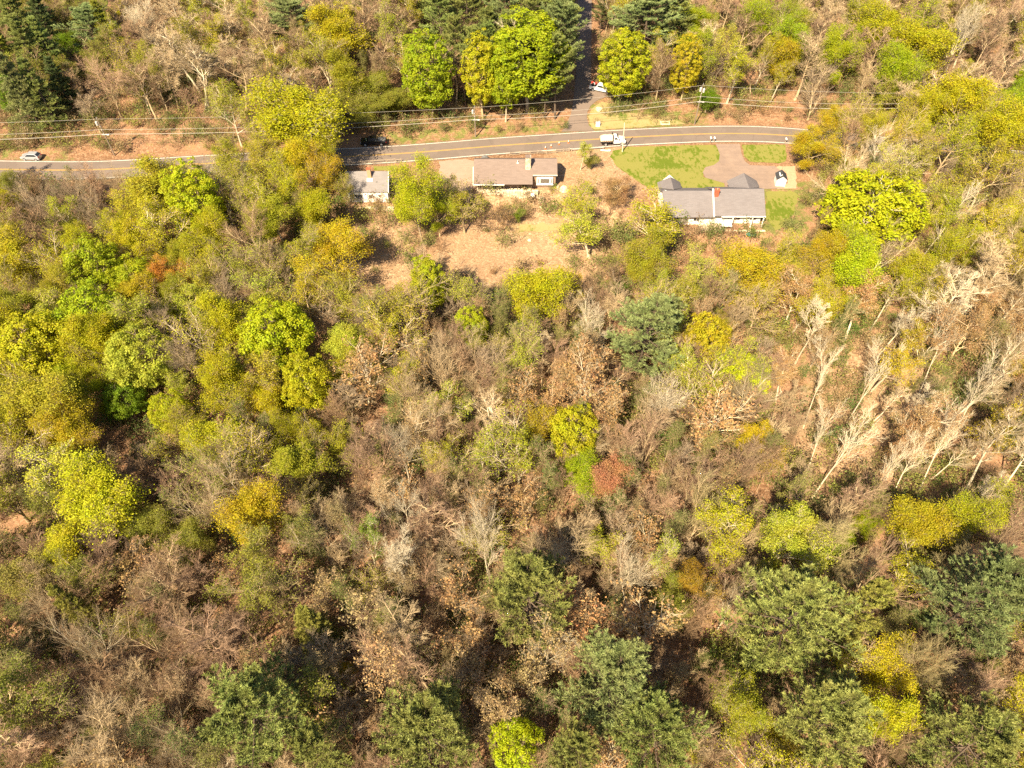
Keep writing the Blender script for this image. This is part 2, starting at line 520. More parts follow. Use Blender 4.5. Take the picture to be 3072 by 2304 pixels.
def leaves(mb, c, nml, size, g, mat=1, tint=None, aspect=.62):
    u = nrm(np.cross(nml, g.normal(size=c.shape)))
    v = np.cross(nml, u)
    s = (size * (.7 + .6 * g.random(len(c))))[:, None] if np.isscalar(size) else size[:, None]
    V = np.stack([c - u * s * .5, c + v * s * aspect * .5 + nml * s * .08, c + u * s * .5, c - v * s * aspect * .5 + nml * s * .08], 1)
    F = np.arange(len(c) * 4).reshape(-1, 4)
    mb.add(V, F, mat, g.random(len(c)) if tint is None else tint)

# ------------------------------------------------------------------ tree meshes (canonical sizes, shared between trees)
def wood(g, H, kl, ang, limb, t0, up=.05, kb=8, kt=6, kf=5, trunk_r=.2, wander=.04, crooked=.07, full=True, trunk_len=.86, a2=31, fine_r=.0098):
    """returns trunk mesh builder, crown mesh builder, twig tips"""
    tp = grow(np.zeros((1, 3)), np.array([[g.normal() * .05, g.normal() * .05, 1.]]), np.array([H * trunk_len]), 9, wander, .05, g)
    tr = taper(np.array([trunk_r]), 9, .12)
    tr[:, 0] *= 1.35
    A, C = MB(), MB()
    tubes(A, tp, tr, 8)
    p, d, L, r = spawn(tp, tr, np.array([H * limb]), kl, t0, .98, ang, 10, 1.0, .45, .62, g, (.5, .85))
    lp = grow(p, d, L, 7, crooked, up, g); lr = taper(np.maximum(r, .05), 7, .45)
    tubes(A, lp, lr, 5)
    p, d, L2, r = spawn(lp, lr, L, kb, .2, 1, a2, 10, .56, .42, .6, g)
    bp = grow(p, d, L2, 5, crooked, up, g); br = taper(np.maximum(r, .034), 5, .5)
    tubes(A, bp, br, 4)
    p, d, L3, r = spawn(bp, br, L2, kt, .18, 1, a2 - 1, 11, .58, .4, .62, g)
    wp = grow(p, d, L3, 4, .08, up * .8, g); wr = taper(np.maximum(r, .014), 4, .6)
    tubes(C, wp, wr, 3)
    if not full: return A, C, wp[:, -1], nrm(wp[:, -1] - wp[:, -2]), bp
    p, d, L4, r = spawn(wp, wr, L3, kf, .2, 1, a2 - 2, 12, .72, .35, .8, g)
    fp = grow(p, d, L4, 3, .08, up * .8, g); fr = taper(np.full(len(p), fine_r), 3, .7)
    tubes(C, fp, fr, 3)
    return A, C, fp[:, -1], nrm(fp[:, -1] - fp[:, -2]), bp

VAR = {}
def make_bare(seed, H=16., form='round', bark='grey'):
    g = np.random.default_rng(seed)
    if form == 'vase': A, C, *_ = wood(g, H, 9, 24, .64, .16, .03, 9, 7, 7, trunk_len=.6, a2=27)
    elif form == 'tall': A, C, *_ = wood(g, H, 13, 34, .30, .42, .07, 7, 7, 7, trunk_len=.95, trunk_r=.17)
    elif form == 'fork': A, C, *_ = wood(g, H, 6, 26, .56, .30, .04, 11, 8, 7, trunk_len=.62, a2=33, crooked=.11)
    else: A, C, *_ = wood(g, H, 10, 36, .46, .26, .06, 9, 7, 7)
    return A.mesh('trunk', [BARK[bark]]), C.mesh('crown', [BARK[bark]])
def make_bud(seed, H=14., per=2, size=.19, form='round', rad=.26, kf=5):
    g = np.random.default_rng(seed)
    if form == 'vase': A, C, t, d, _ = wood(g, H, 9, 27, .60, .18, .04, 8, 6, kf, trunk_len=.62, a2=30)
    elif form == 'tall': A, C, t, d, _ = wood(g, H, 13, 36, .32, .38, .06, 7, 6, kf, trunk_len=.95)
    else: A, C, t, d, _ = wood(g, H, 11, 42, .46, .24, .06, 8, 6, kf, a2=36)
    c = np.repeat(t, per, 0) + g.normal(size=(len(t) * per, 3)) * rad
    nm = nrm(g.normal(size=c.shape) * .8 + np.array([0, 0, .7]))
    leaves(C, c, nm, size, g)
    return A.mesh('trunk', [BARK['grey']]), C.mesh('crown', [BARK['grey'], LEAF])
def make_leafy(seed, H=14., R=5., asp=1.05, nclump=230, per=62, size=.34, lump=.16, crad=1.0, zc=.60):
    g = np.random.default_rng(seed)
    A, C, *_ = wood(g, H * .95, 10, 38, .36, .25, .08, 6, 4, 0, trunk_r=.24, full=False)
    k = np.arange(nclump)
    zz = 1 - 2 * (k + .5) / nclump
    th = k * 2.39996 + g.normal(size=nclump) * .15
    D = np.stack([np.sqrt(1 - zz ** 2) * np.cos(th), np.sqrt(1 - zz ** 2) * np.sin(th), zz], -1)
    ph = g.random(8) * 6.28
    bump = (np.sin(3 * th + ph[0]) * np.cos(2.2 * zz + ph[1]) + .8 * np.sin(5 * th + 4 * zz + ph[2]) + .5 * np.sin(2 * th - 6 * zz + ph[3]))
    rr = (1 + lump * .6 * bump) * np.where(g.random(nclump) < .74, .84 + .16 * g.random(nclump), .45 + .35 * g.random(nclump))
    VZ = R * asp
    shape = np.where(zz < 0, 1 - .28 * zz ** 2 * 0, 1)
    cc = D * rr[:, None] * np.stack([R * shape, R * shape, np.where(zz < 0, VZ * .78, VZ)], -1) + np.array([0, 0, H * zc])
    cr = crad * (.7 + .6 * g.random(nclump)) * R / 5
    n = nclump * per
    ci = np.repeat(np.arange(nclump), per)
    dd = nrm(g.normal(size=(n, 3)) + D[ci] * .9 + np.array([0, 0, .55]))
    c = cc[ci] + dd * (cr[ci] * (.55 + .5 * g.random(n)) )[:, None] * np.array([1, 1, .72])
    nm = nrm(dd * .8 + np.array([0, 0, .45]) + g.normal(size=(n, 3)) * .55)
    tint = np.clip(.5 + g.normal(size=n) * .2 + np.repeat(g.normal(size=nclump) * .13, per), 0, 1)
    leaves(C, c, nm, size, g, tint=tint)
    return A.mesh('trunk', [BARK['grey']]), C.mesh('crown', [BARK['grey'], LEAF])
def make_pine(seed, H=22., R=5.5, nw=11, z0=.34, droop=.0, rise=.06, prof='broad', blades=10, blen=.40, kside=17, cone=False):
    g = np.random.default_rng(seed)
    A, C = MB(), MB()
    tp = grow(np.zeros((1, 3)), np.array([[0, 0, 1.]]), np.array([H]), 10, .012, .05, g)
    tr = taper(np.array([.28]), 10, .12)
    tubes(A, tp, tr, 8)
    ps, ds, Ls, us = [], [], [], []
    for w_ in range(nw):
        u = (w_ + g.random() * .6) / nw
        z = H * (z0 + (1 - z0) * u)
        if cone: Lm = R * (1 - u) ** .8 + .5
        else: Lm = R * (min(1, .62 + 1.3 * u) if u < .35 else (1 - ((u - .35) / .68) ** 1.9)) + .5
        nb = int(g.integers(4, 6))
        a0 = g.random() * 6.28
        for b in range(nb):
            a = a0 + b * 6.28 / nb + g.normal() * .22
            e = rise + .62 * u ** 2 + g.normal() * .07 - droop
            ps.append(tp[0, 0] * 0 + np.array([np.interp(z, tp[0, :, 2], tp[0, :, 0]), np.interp(z, tp[0, :, 2], tp[0, :, 1]), z + g.normal() * .15]))
            ds.append([math.cos(a) * math.cos(e), math.sin(a) * math.cos(e), math.sin(e)])
            Ls.append(max(.5, Lm * (.62 + .5 * g.random()))); us.append(u)
    ps, ds, Ls = np.array(ps), np.array(ds), np.array(Ls)
    bp = grow(ps, ds, Ls, 7, .05, .085 if not cone else .0, g)
    br = taper(.02 + .012 * Ls, 7, .25)
    tubes(A, bp, br, 4)
    # side shoots fan out flat along the branch
    M = len(bp)
    tb = (.05 + .34 * (1 - np.array(us)) ** 1.3)[:, None]
    t = tb + (1 - tb) * (np.arange(kside)[None] + g.random((M, kside))) / kside
    q = np.clip(t * 6, 0, 5.999); i0 = q.astype(int); ar = np.arange(M)[:, None]
    Aq, Bq = bp[ar, i0], bp[ar, i0 + 1]
    pos = Aq + (Bq - Aq) * (q - i0)[..., None]
    tan = nrm(Bq - Aq)
    lat = nrm(np.cross(tan, np.array([0, 0, 1.])))
    sg = np.where(np.arange(kside) % 2 == 0, 1., -1.)[None, :, None]
    d = nrm(tan * .75 + lat * sg * .8 + np.array([0, 0, .18]) + g.normal(size=tan.shape) * .16)
    ln = (Ls[:, None] * .40 * (1.1 - t) + .30) * (.7 + .6 * g.random((M, kside)))
    sp = grow(pos.reshape(-1, 3), d.reshape(-1, 3), ln.ravel(), 4, .08, .08, g)
    tubes(C, sp, taper(np.full(len(sp), .016), 4, .6), 3)
    # needle tufts along the shoots
    nt_ = 5
    tt = np.linspace(.15, 1, nt_)
    q = tt * 2.999; i0 = q.astype(int)
    tp_ = sp[:, i0] + (sp[:, i0 + 1] - sp[:, i0]) * (q - i0)[None, :, None]
    td = nrm(sp[:, i0 + 1] - sp[:, i0])
    tp_, td = tp_.reshape(-1, 3), td.reshape(-1, 3)
    tipness = np.tile(tt, len(sp))
    n = len(tp_)
    ci = np.repeat(np.arange(n), blades)
    bd = nrm(td[ci] * .75 + g.normal(size=(n * blades, 3)) * .5 + np.array([0, 0, .28]))
    side = nrm(np.cross(bd, g.normal(size=bd.shape)))
    bl = (blen * (.7 + .5 * g.random(n * blades)))[:, None]
    o = tp_[ci]
    V = np.stack([o - side * .045, o + side * .045, o + bd * bl], 1)
    tint = np.clip(.06 + .76 * tipness[ci] + g.normal(size=n * blades) * .14, 0, 1)  # darker inside, lighter at shoot ends: sunlit tips put into the needle colour
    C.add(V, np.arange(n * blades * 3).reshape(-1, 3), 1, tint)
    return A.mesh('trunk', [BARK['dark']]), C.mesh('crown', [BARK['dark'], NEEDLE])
def make_dead(seed, H=15.):
    g = np.random.default_rng(seed)
    A, C, *_ = wood(g, H, 7, 27, .46, .40, .05, 7, 6, 4, trunk_r=.15, crooked=.10, trunk_len=.78)
    return A.mesh('trunk', [BARK['pale']]), C.mesh('crown', [BARK['pale']])

for kname, fn, specs in (
    ('bare', make_bare, [dict(seed=101), dict(seed=102, form='fork'), dict(seed=103, form='vase'), dict(seed=104, form='vase'), dict(seed=105, form='tall'), dict(seed=106, form='tall'), dict(seed=107, form='fork')]),
    ('vase', make_bare, [dict(seed=121, form='vase'), dict(seed=122, form='vase')]),
    ('bud', make_bud, [dict(seed=201), dict(seed=202, per=3), dict(seed=203, form='vase'), dict(seed=204, form='vase', per=1, size=.22), dict(seed=205, form='tall'), dict(seed=206, per=2, size=.22)]),
    ('lush', make_bud, [dict(seed=221, per=9, size=.185, rad=.40), dict(seed=222, per=9, size=.18, rad=.38, form='vase'), dict(seed=223, per=10, size=.185, rad=.42), dict(seed=224, per=9, size=.19, rad=.42), dict(seed=225, per=9, size=.185, rad=.40, form='tall')]),
    ('maple', make_leafy, [dict(seed=301), dict(seed=302, lump=.22, nclump=200), dict(seed=303, asp=.95), dict(seed=304, lump=.25)]),
    ('oval', make_leafy, [dict(seed=311, H=19, R=4.3, asp=1.95, zc=.57, nclump=290), dict(seed=312, H=19, R=4.3, asp=1.85, zc=.57, lump=.24, nclump=290)]),
    ('fine', make_leafy, [dict(seed=321, H=16, R=4.0, asp=1.8, zc=.54, nclump=340, per=60, size=.26, crad=.75, lump=.1)]),
    ('tan', make_bud, [dict(seed=231, per=1, size=.34, rad=.2, kf=3), dict(seed=232, per=1, size=.34, form='vase', kf=2), dict(seed=233, per=1, size=.36, kf=2)]),
    ('pine', make_pine, [dict(seed=401), dict(seed=402, R=6.0), dict(seed=403, nw=10), dict(seed=404, R=5.2, rise=.2), dict(seed=405, z0=.25)]),
    ('spruce', make_pine, [dict(seed=411, H=20, R=4.2, nw=18, z0=.12, cone=True, rise=-.05, blades=8), dict(seed=412, H=20, R=4.6, nw=17, z0=.15, cone=True, rise=.0, blades=8)]),
    ('dead', make_dead, [dict(seed=501), dict(seed=502), dict(seed=503), dict(seed=504)]),
):
    VAR[kname] = [fn(**sp) for sp in specs]
CANON = {'bare': (16, 5.2), 'vase': (16, 6.0), 'bud': (14, 5.2), 'lush': (14, 5.4), 'maple': (14, 5.5), 'oval': (17, 4.8), 'fine': (15, 4.4), 'tan': (14, 5.2), 'pine': (22, 5.4), 'spruce': (20, 4.3), 'dead': (15, 4.5)}
# true extent of each variant, so that a crown comes out as wide as asked
EXT = {}
for kname, vs in VAR.items():
    EXT[kname] = []
    for a, b in vs:
        co = np.empty(len(b.vertices) * 3, np.float32); b.vertices.foreach_get('co', co); co = co.reshape(-1, 3)
        EXT[kname].append((float(np.percentile(np.hypot(co[:, 0], co[:, 1]), 95)), float(np.percentile(co[:, 2], 99.5))))

# ------------------------------------------------------------------ the ground sheet
gx = np.concatenate([[-2500, -1200, -600, -350, -260], np.arange(-200, 201, 1.25), [260, 350, 600, 1200, 2500]])
gy = np.concatenate([[-2500, -1200, -500, -200, -90, -40, -15], np.arange(0, 112, 1.5), np.arange(112, 166, .8), np.arange(166, 270, 1.5), [290, 330, 400, 550, 800, 1300, 2500]])
XX, YY = np.meshgrid(gx, gy)
ZZ = T(XX, YY)
nx_, ny_ = len(gx), len(gy)
ii = (np.arange(ny_ - 1) * nx_)[:, None] + np.arange(nx_ - 1)[None]
FF = np.stack([ii, ii + 1, ii + nx_ + 1, ii + nx_], -1).reshape(-1, 4)
gm = MB(); gm.add(np.stack([XX, YY, ZZ], -1), FF, 0, None, True)
gme = gm.mesh('ground', [MATS['ground']])
def polymask(x, y, poly, soft):
    """1 inside a polygon, falling to 0 over soft metres outside"""
    poly = np.asarray(poly); ins = np.zeros(x.shape, bool); dist = np.full(x.shape, 1e9)
    for k in range(len(poly)):
        a, b = poly[k - 1], poly[k]
        c = ((a[1] > y) != (b[1] > y)) & (x < (b[0] - a[0]) * (y - a[1]) / (b[1] - a[1] + 1e-12) + a[0])
        ins ^= c
        ab = b - a; t = np.clip(((x - a[0]) * ab[0] + (y - a[1]) * ab[1]) / (ab @ ab + 1e-9), 0, 1)
        dist = np.minimum(dist, np.hypot(x - a[0] - t * ab[0], y - a[1] - t * ab[1]))
    return np.where(ins, 1., np.clip(1 - dist / soft, 0, 1))
def gpoly(pts, k=K): return [G(a * k, b * k)[:2] for a, b in pts]
straw_zones = [gpoly([(1000, 400), (1330, 395), (1340, 480), (1250, 620), (1130, 640), (930, 590), (1020, 480)]),
               gpoly([(740, 470), (860, 480), (900, 620), (780, 700), (680, 640)]),
               gpoly([(1210, 320), (1330, 320), (1370, 400), (1210, 400)]),
               gpoly([(1780, 800), (1950, 720), (2050, 900), (1900, 1050), (1740, 1000)])]
green_zones = [(gpoly([(1280, 225), (1520, 250), (1500, 272), (1280, 278)]), .22), (gpoly([(830, 292), (1240, 268), (1240, 285), (830, 312)]), .16),
               (gpoly([(1115, 485), (1260, 485), (1260, 505), (1115, 505)]), .3), (gpoly([(1700, 480), (1800, 430), (2100, 560), (2000, 720), (1720, 640)]), .08),
               (gpoly([(1740, 780), (2000, 700), (2100, 1000), (1800, 1080)]), .10), (gpoly([(0, 290), (140, 290), (140, 345), (0, 345)]), .12),
               (gpoly([(1660, 400), (1760, 400), (1730, 500), (1640, 500)]), .2), (gpoly([(0, 480), (760, 480), (700, 950), (0, 1000)]), .06)]
def zone_max(zs, soft):
    m = np.zeros(XX.shape)
    for z in zs:
        poly, wgt = (z if isinstance(z, tuple) else (z, 1.0))
        m = np.maximum(m, polymask(XX, YY, poly, soft) * wgt)
    return m
for nm, zs, so in (('straw', straw_zones, 5.), ('green', green_zones, 3.)):
    a = gme.attributes.new(nm, 'FLOAT', 'POINT')
    a.data.foreach_set('value', zone_max(zs, so).astype(np.float32).ravel())
ground = link('ground', gme)
tag(ground, 'sloping forest floor of tan and rust leaf litter with green patches', kind='structure')

def sheet(name, poly, mat, off, step=1.6, rough=0.0, label=None):
    """a ground covering laid over the terrain inside a polygon (world xy)"""
    pts = []
    poly = [np.asarray(p, float)[:2] for p in poly]
    for k in range(len(poly)):
        a, b = poly[k], poly[(k + 1) % len(poly)]
        n = max(1, int(np.linalg.norm(b - a) / (step * .6)))
        for i in range(n):
            p = a + (b - a) * i / n
            if rough: p = p + rng.normal(size=2) * rough
            pts.append(p)
    nb = len(pts)
    arr = np.array(pts)
    x, y = np.meshgrid(np.arange(arr[:, 0].min(), arr[:, 0].max(), step), np.arange(arr[:, 1].min(), arr[:, 1].max(), step))
    m = polymask(x, y, arr, .01) >= 1
    inner = np.stack([x[m], y[m]], -1)
    allp = [Vector(p) for p in np.concatenate([arr, inner])]
    v, e, f, *_ = delaunay_2d_cdt(allp, [(i, (i + 1) % nb) for i in range(nb)], [], 1, 1e-4)
    me = bpy.data.meshes.new(name)
    me.from_pydata([(p.x, p.y, float(T(p.x, p.y)) + off) for p in v], [], [list(q) for q in f])
    for p in me.polygons: p.use_smooth = True
    bm = bmesh.new(); bm.from_mesh(me); bmesh.ops.recalc_face_normals(bm, faces=bm.faces[:])
    if sum(q.normal.z for q in bm.faces) < 0: bmesh.ops.reverse_faces(bm, faces=bm.faces[:])
    bm.to_mesh(me); bm.free()
    o = link(name, me, None, mat)
    return tag(o, label, kind='structure')

def ribbon(name, o0, o1, mat, z, x0=-330, x1=330, label=None):
    """a strip along the main road between two offsets from its centre line"""
    x = np.arange(x0, x1 + .1, 1.5)
    y = yr(x)
    t = np.gradient(y, x); L = np.sqrt(1 + t * t)
    rows = []
    for o in (o0, o1): rows.append(np.stack([x - t / L * o, y + o / L, np.full_like(x, z)], -1))
    V = np.stack(rows, 1)
    n = len(x)
    k = np.arange(n - 1) * 2
    mb = MB(); mb.add(V, np.stack([k, k + 2, k + 3, k + 1], -1), 0)
    o = link(name, mb.mesh(name, [MATS[mat]]))
    return tag(o, label, kind='structure')
ribbon('main_road', -3.75, 3.65, 'road_asphalt', .05, label='two lane grey asphalt road crossing the picture')
ribbon('edge_line', 3.15, 3.32, 'white_line', .056, label='white edge line on the far side of the main road')
ribbon('edge_line', -3.4, -3.2, 'white_line', .056, label='white edge line on the near side of the main road')
ribbon('centre_line', .06, .19, 'yellow_line', .056, label='far strand of the double yellow centre line')
ribbon('centre_line', -.19, -.06, 'yellow_line', .056, label='near strand of the double yellow centre line')

def gp(l): return [G(a, b)[:2] for a, b in l]
side_l = [(1684, 396), (1700, 372), (1712, 345), (1718, 315), (1724, 270), (1728, 222), (1731, 120), (1735, -60)]
side_r = [(1776, -60), (1774, 139), (1773, 240), (1800, 262), (1826, 276), (1822, 289), (1790, 303), (1772, 318), (1762, 336), (1760, 352), (1766, 376), (1784, 393)]
sheet('side_road', gp(side_l + side_r), 'side_asphalt', .075, 1.5, 0, 'narrow asphalt side road climbing away between the trees')
grv = sheet('grass_verge', gp([(1764, 352), (1776, 322), (1805, 306), (1835, 312), (1852, 335), (2000, 350), (2060, 372), (1800, 390), (1772, 385)]), 'rough_grass', .06, 1.5, .15, 'patchy grass corner between the side road and the main road')
sheet('lawn', gp([(1840, 452), (1885, 441), (2131, 435), (2147, 437), (2161, 463), (2159, 486), (2141, 498), (2113, 504), (2113, 532), (2141, 539), (2170, 548), (2175, 566), (2040, 572), (1975, 566), (1945, 566), (1905, 540), (1850, 500), (1832, 470)]), 'lawn_grass', .06, 1.5, .12, 'bright mown front lawn left of the driveway')
sheet('lawn', gp([(2225, 435), (2355, 434), (2362, 470), (2350, 490), (2250, 487), (2232, 470)]), 'lawn_grass', .06, 1.5, .12, 'small mown lawn right of the driveway')
sheet('lawn', gp([(2298, 576), (2370, 572), (2398, 590), (2380, 640), (2350, 680), (2325, 692), (2298, 655)]), 'lawn_grass', .06, 1.5, .15, 'side lawn beside the right end of the long house')
sheet('lawn', gp([(1120, 499), (1190, 497), (1192, 512), (1125, 512)]), 'lawn_grass', .06, 1.5, .1, 'strip of grass behind the small white house')
sheet('lawn', gp([(20, -40), (330, -40), (320, 40), (215, 95), (120, 100), (40, 60)]), 'lawn_grass', .09, 1.5, .3, 'lawn behind the dark spruces at the top of the slope')
sheet('driveway', gp([(2147, 432), (2219, 432), (2224, 460), (2234, 484), (2250, 496), (2325, 499), (2350, 520), (2352, 566), (2275, 568), (2175, 568), (2175, 551), (2141, 541), (2117, 534), (2108, 518), (2117, 502), (2141, 496), (2157, 484), (2159, 463)]), 'drive_asphalt', .075, 1.5, 0, 'worn asphalt driveway with turnaround before the long house')
sheet('dirt_patch', gp([(2325, 500), (2385, 498), (2390, 566), (2330, 568), (2345, 530)]), 'dirt', .062, 1.5, .1, 'bare reddish dirt pad under the shed')
sheet('gravel_drive', gp([(1318, 484), (1395, 478), (1424, 484), (1430, 560), (1400, 580), (1345, 575), (1320, 530)]), 'gravel', .07, 1.5, .1, 'pale gravel parking area left of the brown house')
sheet('grass_path', gp([(1555, 672), (1740, 672), (1745, 694), (1555, 697)]), 'rough_grass', .07, 1.2, .25, 'grassy strip across the straw slope')

# ------------------------------------------------------------------ houses
def roof_part(name, quads, mat, parent, t=.16):
    bm = bmesh.new()
    for q in quads: slab(bm, q, t)
    return from_bm(name, bm, mat, parent)
def window(parent, x0, x1, z0, z1, y, mull=2, rows=2, mat='white_paint'):
    """a framed window on a south wall at depth y"""
    bm = bmesh.new()
    fw = .09
    for d in ((x0, x1, z0, z0 + fw), (x0, x1, z1 - fw, z1), (x0, x0 + fw, z0 + fw, z1 - fw), (x1 - fw, x1, z0 + fw, z1 - fw)):
        bx(bm, d[0], d[1], y - .07, y + .02, d[2], d[3])
    wf = from_bm('window', bm, mat, parent)
    bm = bmesh.new(); bx(bm, x0 + fw, x1 - fw, y - .02, y + .01, z0 + fw, z1 - fw)
    from_bm('pane', bm, 'glass', wf)
    bm = bmesh.new()
    for k in range(1, mull): c = x0 + (x1 - x0) * k / mull; bx(bm, c - .02, c + .02, y - .05, y - .022, z0 + fw, z1 - fw)
    for k in range(1, rows): c = z0 + (z1 - z0) * k / rows; bx(bm, x0 + fw, x1 - fw, y - .047, y - .021, c - .02, c + .02)
    if len(bm.verts): from_bm('muntin', bm, mat, wf)
    else: bm.free()
    return wf
stone_meshes = []
for k in range(7):
    bm = bmesh.new(); bx(bm, -.5, .5, -.5, .5, -.5, .5)
    bmesh.ops.bevel(bm, geom=bm.edges[:], offset=.13, segments=1, affect='EDGES')
    rr = random.Random(k)
    for v in bm.verts: v.co += Vector([rr.uniform(-.07, .07) for _ in range(3)])
    me = bpy.data.meshes.new('stone'); bm.to_mesh(me); bm.free()
    me.materials.append(MATS['stone'] if k % 3 else MATS['pale_stone'])
    stone_meshes.append(me)
def stone_wall(x0, x1, y, z0, z1, thick, label, sz=.55, cap=True, cat='wall'):
    """retaining wall: mortar core and laid stones, each stone a part"""
    w_ = empty('stone_wall', ((x0 + x1) / 2, y + thick / 2, z0), label, cat)
    ox, oy, oz = w_.location
    box('wall_core', (x0 - ox + .08, x1 - ox - .08, .07, thick * .5, .0, z1 - z0 - .06), 'mortar', w_)
    r = random.Random(int(x0 * 10))
    z = z0
    while z < z1 - .12:
        h = min(z1 - z, r.uniform(.34, .5))
        if z1 - z - h < .18: h = z1 - z
        x = x0
        while x < x1 - .05:
            l = r.uniform(.45, 1.0)
            if x1 - x - l < .3: l = x1 - x
            o = link('stone', r.choice(stone_meshes), w_)
            o.location = (x + l / 2 - ox, -.02 - thick / 2 + .22 + r.uniform(-.05, .05), z + h / 2 - oz)
            o.scale = (l * .99, .42, h * .98)
            x += l
        z += h
    if cap: box('capstone', (x0 - ox, x1 - ox, -thick * .5 - .05, thick * .5, z1 - oz + .01, z1 - oz + .12), 'pale_stone', w_, .02)
    return w_

# brown ranch house ------------------------------------------------
hb = empty('brown_house', (0.8, 133, 0), 'brown shingled ranch house with stone chimney and open front porch', 'house')
def loc(parent): return parent.location
def part_box(name, parent, d, mat, bevel=0):
    l = parent.location
    return box(name, (d[0] - l.x, d[1] - l.x, d[2] - l.y, d[3] - l.y, d[4] - l.z, d[5] - l.z), mat, parent, bevel)
def shift(parent, q): return [tuple(Vector(p) - parent.location) for p in q]
bm = bmesh.new()
for d in ((-7.8, 4.35, 130.6, 137.0, -.3, 2.9), (4.35, 9.3, 130.75, 137.0, -.3, 3.1)):
    bx(bm, d[0] - .8, d[1] - .8, d[2] - 133, d[3] - 133, d[4], d[5])
from_bm('wall', bm, 'boards', hb)
for xa in (-7.75, 9.0):
    bm = bmesh.new(); prism(bm, [(xa - .8, -2.2, 2.9), (xa - .8, 4, 2.9), (xa - .8, 4, 3.3), (xa - .8, .5, 4.95), (xa - .8, -2.2, 3.4)], (.25, 0, 0))
    from_bm('gable', bm, 'boards', hb)
rf = roof_part('roof', [shift(hb, [(-8.1, 128.4, 2.42), (4.35, 128.4, 2.42), (4.35, 133.5, 5.2), (-8.1, 133.5, 5.2)]),
                        shift(hb, [(4.35, 130.3, 3.45), (9.6, 130.3, 3.45), (9.6, 133.62, 5.26), (4.35, 133.62, 5.26)]),
                        shift(hb, [(-8.1, 133.5, 5.2), (9.6, 133.5, 5.2), (9.6, 137.6, 2.9), (-8.1, 137.6, 2.9)])], 'brown_shingle', hb, .2)
part_box('fascia', hb, (-8.1, -1.6, 128.30, 128.38, 2.22, 2.44), 'white_paint')
part_box('fascia', hb, (4.4, 9.62, 130.2, 130.28, 3.26, 3.47), 'cream_wall')
bm = bmesh.new(); prism(bm, shift(hb, [(-8.28, 128.4, 2.1), (-8.28, 131.9, 4.0), (-8.28, 131.9, 4.38), (-8.28, 128.4, 2.48)]), (.16, 0, 0))
from_bm('rake_board', bm, 'cream_wall', hb)
ch = empty('chimney', (0, 0, 0)); ch.parent = hb
ch.location = Vector((3.42, 131.9, 4.0)) - hb.location
bm = bmesh.new(); bx(bm, -.5, .5, -.45, .55, -.6, 2.75)
cst = from_bm('chimney_stack', bm, 'mortar', ch)
r = random.Random(5)
for f, (ax, lo, hi) in enumerate((('y', -.47, 0), ('x', .5, 0), ('x', -.5, 0))):
    z = -.1
    while z < 2.6:
        h = r.uniform(.26, .4); t_ = -.5
        while t_ < .45:
            l = r.uniform(.25, .5); l = min(l, .5 - t_)
            o = link('stone', r.choice(stone_meshes), ch)
            if ax == 'y': o.location = (t_ + l / 2, -.47, z + h / 2); o.scale = (l * .95, .16, h * .93)
            else: o.location = (lo, t_ + l / 2 + .03, z + h / 2); o.scale = (.16, l * .95, h * .93)
            t_ += l
        z += h
box('chimney_cap', (-.62, .62, -.55, .65, 2.755, 2.9), 'brown_shingle', ch, .02)
box('chimney_flashing', (-.66, .66, -.78, -.5, -.32, -.12), 'galvanised', ch)
rod('vent_pipe', Vector((1.2, 132.7, 4.7)) - hb.location, Vector((1.2, 132.7, 5.35)) - hb.location, .07, 'white_paint', hb)
part_box('vent_cap', hb, (1.02, 1.38, 132.5, 132.8, 4.72, 4.84), 'white_paint')
part_box('porch_floor', hb, (-7.6, 4.3, 129.1, 130.6, -.02, .12), 'pale_stone')
for px_ in (-6.0, -4.55, -3.1, -1.7, -.3, 1.2, 2.65, 4.1):
    part_box('porch_post', hb, (px_ - .08, px_ + .08, 129.0, 129.16, .55, 2.62), 'dark_wood')
part_box('porch_beam', hb, (-7.8, 4.3, 128.95, 129.2, 2.44, 2.62), 'dark_wood')
for wx in (-5.2, -.6): window(hb, wx - .8 - .8, wx - .8 + .8, .9, 2.2, 130.6 - 133, 3, 2)
box('door', (1.4, 2.3, -2.46, -2.4, .12, 2.15), 'dark_wood', hb)
wb = box('bay_window', (4.45, 7.95, -2.62, -2.256, 1.1, 2.72), 'white_paint', hb, .03)
for d in ((5.25, 7.15),):
    box('pane', (d[0], d[1], -2.66, -2.625, 1.42, 2.42), 'glass', wb)
bm = bmesh.new()
for k in range(1, 8): c = 5.25 + 1.9 * k / 8; bx(bm, c - .02, c + .02, -2.7, -2.662, 1.42, 2.42)
for k in range(1, 4): c = 1.42 + k * .25; bx(bm, 5.25, 7.15, -2.695, -2.661, c - .02, c + .02)
from_bm('muntin', bm, 'grey_wood', wb)
for d in ((4.62, 5.02), (7.4, 7.8)):
    box('pane', (d[0], d[1], -2.66, -2.625, 1.35, 2.4), 'glass', wb)
    bm = bmesh.new()
    for k in range(4): bx(bm, d[0], d[1], -2.69, -2.662, 1.5 + k * .24, 1.56 + k * .24)
    from_bm('muntin', bm, 'white_paint', wb)
box('window_sill', (4.4, 8.0, -2.82, -2.61, 1.0, 1.1), 'white_paint', hb)
stone_wall(-6.2, 5.6, 128.62, -2.2, .5, .5, 'long dry stone retaining wall below the brown house porch')
stone_wall(5.65, 6.9, 127.9, -2.3, -.5, .5, 'short stub of stone wall right of the porch wall', cap=False)

